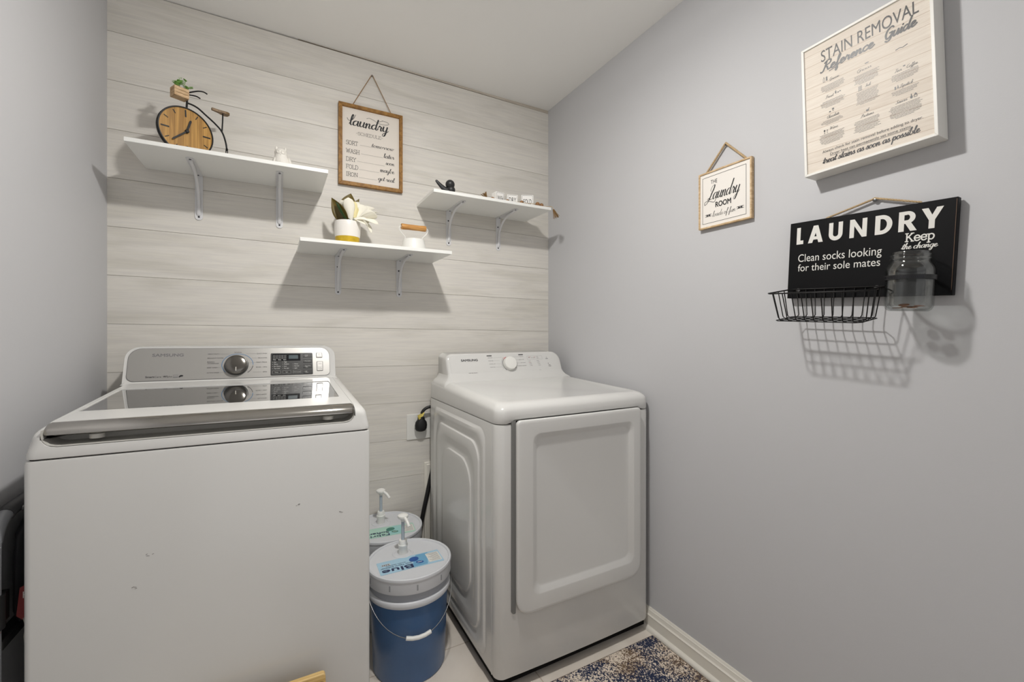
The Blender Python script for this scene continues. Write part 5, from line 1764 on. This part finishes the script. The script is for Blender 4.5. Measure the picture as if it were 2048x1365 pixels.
def heavy_arc(x, y, cx_, cy_, rx, ry, tx, ty, a0, a1, n=16):
    for k in range(n):
        q = [math.radians(a0 + (a1 - a0) * (k + j) / n) for j in (0, 1)]
        heavy([(cx_ + rx * math.cos(q[0]), cy_ + ry * math.sin(q[0])), (cx_ + rx * math.cos(q[1]), cy_ + ry * math.sin(q[1])),
               (cx_ + (rx - tx) * math.cos(q[1]), cy_ + (ry - ty) * math.sin(q[1])), (cx_ + (rx - tx) * math.cos(q[0]), cy_ + (ry - ty) * math.sin(q[0]))], x, y)


CH, T_ = .0470, .0100
x = .0190; heavy([(0, 0), (.0180, 0), (.0180, .0105), (T_, .0105), (T_, CH), (0, CH)], x)
x = .0495; heavy([(0, 0), (.0110, 0), (.0245, CH), (.0130, CH)], x); heavy([(.0375, 0), (.0245, CH), (.0130, CH), (.0265, 0)], x); heavy([(.0110, .0085), (.0265, .0085), (.0245, .0170), (.0130, .0170)], x)
x = .1010; heavy([(0, .0165), (T_, .0165), (T_, CH), (0, CH)], x); heavy([(.0225, .0165), (.0325, .0165), (.0325, CH), (.0225, CH)], x); heavy_arc(x, .1530, .01625, .0165, .01625, .0172, T_, .0105, 180, 360)
x = .1495; heavy([(0, 0), (T_, 0), (T_, CH), (0, CH)], x); heavy([(.0275, 0), (.0375, 0), (.0375, CH), (.0275, CH)], x); heavy([(.0275, 0), (.0375, 0), (T_, CH), (0, CH)], x)
x = .2040; heavy([(0, 0), (.0105, 0), (.0105, CH), (0, CH)], x); heavy([(.0105, 0), (.0130, 0), (.0130, .0095), (.0105, .0095)], x); heavy([(.0105, CH - .0095), (.0130, CH - .0095), (.0130, CH), (.0105, CH)], x); heavy_arc(x, .1530, .0130, CH / 2, .0215, CH / 2, .0108, .0095, -90, 90)
x = .2505; heavy([(0, 0), (.0105, 0), (.0105, CH), (0, CH)], x); heavy([(.0105, .0180), (.0160, .0180), (.0160, .0260), (.0105, .0260)], x); heavy([(.0105, CH - .0085), (.0160, CH - .0085), (.0160, CH), (.0105, CH)], x); heavy_arc(x, .1530, .0160, .0325, .0150, .0145, .0100, .0080, -90, 90); heavy([(.0225, 0), (.0345, 0), (.0225, .0215), (.0120, .0195)], x)
x = .2920; heavy([(.0135, 0), (.0240, 0), (.0240, .0190), (.0135, .0190)], x); heavy([(.0135, .0190), (.0240, .0190), (.0118, CH), (0, CH)], x); heavy([(.0135, .0190), (.0240, .0190), (.0380, CH), (.0265, CH)], x)
text(bm, 'Clean socks looking', Mk4, .0256, .1030, .0200, .1950, z=zl, h=.0212, bold=.012)
text(bm, 'for their sole mates', Mk4, .0262, .0762, .0200, .1925, z=zl, h=.0198, bold=.012)
slab(bm, 'Keep', Mk4, .2650, .1285, .0530, .0185, .075, .13, zl)
script(bm, 'the change', Mk4, .2585, .1110, .0640, .0066, .15, .08, .25, zl, asc=.9)
obj('lettering', bm, M_inkwhite, s4)


def k4(u, v, h):        # the basket sags a little towards its front
    return Mk4 @ Vector((u, v - .15 * (h - bd), h))


# wire basket
bm = BM()
wr = .0013
u0, u1, h0, h1 = .008, .236, bd + .003, bd + .116
vt, vb = .0255, -.0510
ui0, ui1, hi0, hi1 = .024, .226, bd + .010, bd + .100


def rect_loop(a0, a1, b0, b1, v, c=.010):
    return [k4(a, v, h) for a, h in ((a0 + c, b0), (a1 - c, b0), (a1, b0 + c), (a1, b1 - c), (a1 - c, b1), (a0 + c, b1), (a0, b1 - c), (a0, b0 + c))]


tube(bm, rect_loop(u0, u1, h0, h1, vt), wr * 1.45, 8, closed=True)
tube(bm, rect_loop(ui0, ui1, hi0, hi1, vb), wr, 8, closed=True)
for k in range(1, 4):
    h = hi0 + (hi1 - hi0) * k / 4
    e0, e1 = h0 + (h1 - h0) * k / 4, 0
    tube(bm, [k4(u0, vt, e0), k4(ui0 - .002, vb + .006, h), k4(ui0 + .004, vb, h), k4(ui1 - .004, vb, h), k4(ui1 + .002, vb + .006, h), k4(u1, vt, e0)], wr, 8)
for k in range(9):
    t = (k + .5) / 9
    ut, ub = u0 + .008 + (u1 - u0 - .016) * t, ui0 + .004 + (ui1 - ui0 - .008) * t
    tube(bm, [k4(ut, vt, h0), k4(ub, vb + .006, hi0 - .002), k4(ub, vb, hi0 + .005), k4(ub, vb, hi1 - .005), k4(ub, vb + .006, hi1 + .002), k4(ut, vt, h1)], wr, 8)
bk = obj('wire_basket', bm, M_blackmetal, s4, smooth=50)
for u in (.030, .215):
    bm = BM(); lathe(bm, [(.0058, 0), (.0058, .0015), (.0045, .003), (.0015, .0034)], None, 20, Mk4 @ Matrix.Translation((u, .0225, bd + .0005))); obj('screw', bm, M_nail, bk, smooth=40)
# glass jar


def glass_material(name, tint, fac=.10):
    m = D.materials.new(name)
    m.use_nodes = True
    nt = m.node_tree
    nt.nodes.remove(nt.nodes['Principled BSDF'])
    out = nt.nodes['Material Output']
    tr = N(nt, 'ShaderNodeBsdfTransparent'); tr.inputs[0].default_value = tint
    gl = N(nt, 'ShaderNodeBsdfGlossy'); gl.inputs['Roughness'].default_value = .04
    lw = N(nt, 'ShaderNodeLayerWeight'); lw.inputs['Blend'].default_value = .35
    r = N(nt, 'ShaderNodeMapRange'); r.inputs[3].default_value = .03; r.inputs[4].default_value = .30
    nt.links.new(lw.outputs['Fresnel'], r.inputs[0])
    mx = N(nt, 'ShaderNodeMixShader')
    nt.links.new(r.outputs[0], mx.inputs[0]); nt.links.new(tr.outputs[0], mx.inputs[1]); nt.links.new(gl.outputs[0], mx.inputs[2])
    nt.links.new(mx.outputs[0], out.inputs['Surface'])
    return m


M_jar = glass_material('jar_glass', (.90, .91, .905, 1))
JU, JH, JV = .2935, bd + .0455, -.0365
Mj = Mk4 @ fr((JU, JV, JH), (1, 0, 0), (0, 0, -1))       # local z = up the sign
jp = [(.030, .0015), (.0345, .0), (.0395, .004), (.0425, .012), (.0430, .030), (.0430, .088), (.0420, .097), (.0370, .108), (.0345, .1120), (.0345, .1150), (.0368, .1165), (.0368, .1185), (.0350, .1200), (.0350, .1235), (.0368, .1250), (.0368, .1270), (.0348, .1290), (.0348, .1325), (.0340, .1335)]
ji = [(r_ - .0022, z + (.003 if z < .02 else 0)) for r_, z in reversed(jp)]
bm = BM(); lathe(bm, jp + ji, None, 56, Mj, cap0=True, cap1=True)
jar = obj('glass_jar', bm, M_jar, s4, smooth=60, label='clear glass jar')
bm = BM(); lathe(bm, [(.0436, .070), (.0446, .070), (.0446, .0800), (.0436, .0800)], None, 56, Mj, cap0=False, cap1=False); cl = obj('jar_clamp', bm, M_black, jar, smooth=40, label='black band clamp')
bm = BM()
for k in range(26):
    a = -pi / 2 + (k - 13) * .072
    Mt_ = Mj @ Matrix.Rotation(a - 0.0, 4, 'Z') @ Matrix.Translation((.0448, 0, .075))
    Mt_ = Mt_ @ Matrix.Rotation(.35, 4, 'X')
    box(bm, -.0002, .0003, -.0005, .0005, -.0032, .0032, Mt_)
obj('clamp_slots', bm, M_screw, cl)
M_copper = mat('coin_copper', S(150, 96, 62), .35, metal=.8)
for k, (cx_, cy_, tz) in enumerate(((-.016, -.010, .1), (.012, -.014, .2), (-.006, .010, .15), (.017, .008, -.1), (.0, -.022, .3))):
    Mcn = Mj @ Matrix.Translation((cx_, cy_, .0062 + .0016 * k)) @ Matrix.Rotation(tz, 4, 'X')
    bm = BM(); lathe(bm, [(.0088, 0), (.0095, .0003), (.0095, .0012), (.0088, .0015)], None, 28, Mcn)
    tag(obj('coin', bm, M_copper, None, tuple(Mcn.translation), smooth=40), 'copper coin lying in the bottom of the clamped glass jar', 'coin', 'coins in the glass jar')
NY4, NZ4 = -1.5113, 1.5365
rope(s4, [(W - .0095, -1.4005, 1.505), (W - .0100, -1.4030, 1.5140), (W - .0085, NY4 + .005, NZ4 + .001), (W - .0085, NY4, NZ4 + .0035), (W - .0085, NY4 - .005, NZ4 + .001), (W - .0100, -1.6000, 1.5060), (W - .0095, -1.603, 1.498)], .0026, M_jute)
nail('steel screw in the grey wall holding the black sock sign', (W, NY4, NZ4 - .001), (-1, 0, 0), .0052)

# ------------------------------------------------------------------ things in the gap left of the washer
lt_ = thing('folding_step_ladder', 'folded step ladder with grey tube frame beside the washing machine', 'step ladder', (.04, -.75, 0))
M_tube = mat('tube_grey', S(150, 152, 156), .3, metal=.4)
bm = BM()
tube(bm, smooth_path([(.0265, -.7700, .002), (.0265, -.7700, .40), (.0265, -.7700, .735), (.0265, -.764, .775), (.0265, -.742, .806), (.0265, -.705, .820), (.0265, -.64, .822), (.0265, -.45, .822), (.0265, -.36, .815), (.0265, -.325, .77), (.0265, -.320, .70), (.0265, -.320, .002)], 6), .0130, 16)
fm = obj('tube_frame', bm, M_tube, lt_, smooth=50)
bm = BM(); tube(bm, smooth_path([(.0265, -.722, .8155), (.0265, -.700, .8205), (.0265, -.62, .822)], 4), .0150, 16); jn = obj('joint_sleeve', bm, mat('sleeve_dark', S(52, 52, 54), .4), lt_, smooth=50)
bm = BM(); lathe(bm, [(.006, 0), (.006, .003), (.003, .004)], None, 16, fr((.0417, -.690, .817), (0, -1, 0), (0, 0, 1)) @ Matrix.Rotation(pi, 4, 'X')); obj('rivet', bm, M_nail, jn, smooth=40)
bm = BM()
tube(bm, [(.0265, -.770, .600), (.0265, -.770, .668)], .0185, 16); box(bm, .016, .038, -.775, -.735, .605, .664); obj('clamp', bm, M_black, lt_, smooth=40)
for z in (.30, .55):
    bm = BM(); box(bm, .014, .040, -.765, -.325, z, z + .02); obj('step', bm, M_black, lt_, bevel=.003)
bg = thing('cleaning_bag', 'black bag with a red tag stuffed between the wall and the washing machine', 'bag', (.036, -.57, .5702))
bm = BM()
rings = []
for z, a in ((.5702, .9), (.60, 1), (.70, 1), (.76, .95), (.79, .7)):
    rings.append([Vector((.0375 + .030 * a * math.cos(2 * pi * k / 24) * .8, -.545 + .165 * a * math.sin(2 * pi * k / 24), z)) for k in range(24)])
loft(bm, rings)
obj('bag_body', bm, mat('bag_black', S(26, 26, 30), .7, bump=(60, .4)), bg, smooth=60)
Mtag = fr((.0445, -.7290, .588), (1, .35, 0), (0, 0, 1))
bm = BM(); prism(bm, [(.001, .012), (.010, 0), (.0285, .004), (.0285, .078), (.006, .070)], 0, .0012, Mtag); tg = obj('red_tag', bm, mat('tag_red', S(120, 24, 26), .6), bg)
bm = BM(); text(bm, 'HY', Mtag, .0105, .046, .014, .016, z=.0016); text(bm, 'FL', Mtag, .0125, .020, .014, .014, z=.0016); obj('tag_lettering', bm, M_inkwhite, tg)
bm = BM(); zz = [(.010 + .0025 * math.sin(k * 1.9) + k * .0014, .004 - k * .020) for k in range(10)]
prism(bm, zz + [(.0285, -.19), (.0285, .004)], 0, .0012, Mtag); obj('white_lining', bm, mat('lining_white', S(170, 166, 156), .8, bump=(90, .5)), bg)

# ------------------------------------------------------------------ pine board leaning in front of the washer
bt_ = thing('pine_board', 'knotty pine board end standing against the washing machine front', 'board', (.50, -.84, 0))
a_ = math.radians(-7)
Mpb = fr((.640, -.846, .338), (math.cos(a_), .0, -math.sin(a_) * 0 + .0), (0, .145, 1))


def pine():
    m = wood('pine_light', S(196, 160, 96), S(226, 196, 136), (3, 60, 60), .5, 2.2)
    nt = m.node_tree
    b = nt.nodes['Principled BSDF']
    tc = N(nt, 'ShaderNodeTexCoord')
    vo = N(nt, 'ShaderNodeVectorMath', operation='DISTANCE'); vo.inputs[1].default_value = (.1275, -.006, .318)
    mp = N(nt, 'ShaderNodeMapping'); mp.inputs['Scale'].default_value = (.8, 0, 1.6)
    nt.links.new(tc.outputs['Object'], mp.inputs['Vector'])
    vo.inputs[1].default_value = (.1275 * .8, 0, .318 * 1.6)
    nt.links.new(mp.outputs['Vector'], vo.inputs[0])
    r = N(nt, 'ShaderNodeMapRange'); r.inputs[1].default_value = .0035; r.inputs[2].default_value = .0075; r.inputs[3].default_value = 1; r.inputs[4].default_value = 0
    nt.links.new(vo.outputs['Value'], r.inputs[0])
    src = b.inputs['Base Color'].links[0].from_socket
    mx = N(nt, 'ShaderNodeMix', data_type='RGBA'); nt.links.new(r.outputs[0], mx.inputs[0]); nt.links.new(src, mx.inputs[6]); mx.inputs[7].default_value = S(70, 46, 30)
    nt.links.new(mx.outputs[2], b.inputs['Base Color'])
    return m


bm = BM(); prism(bm, rrect(-.300, 0, -.3380 * 1.0, 0, .008, 5), -.018, 0, Mpb); obj('plank', bm, pine(), bt_, bevel=.002)
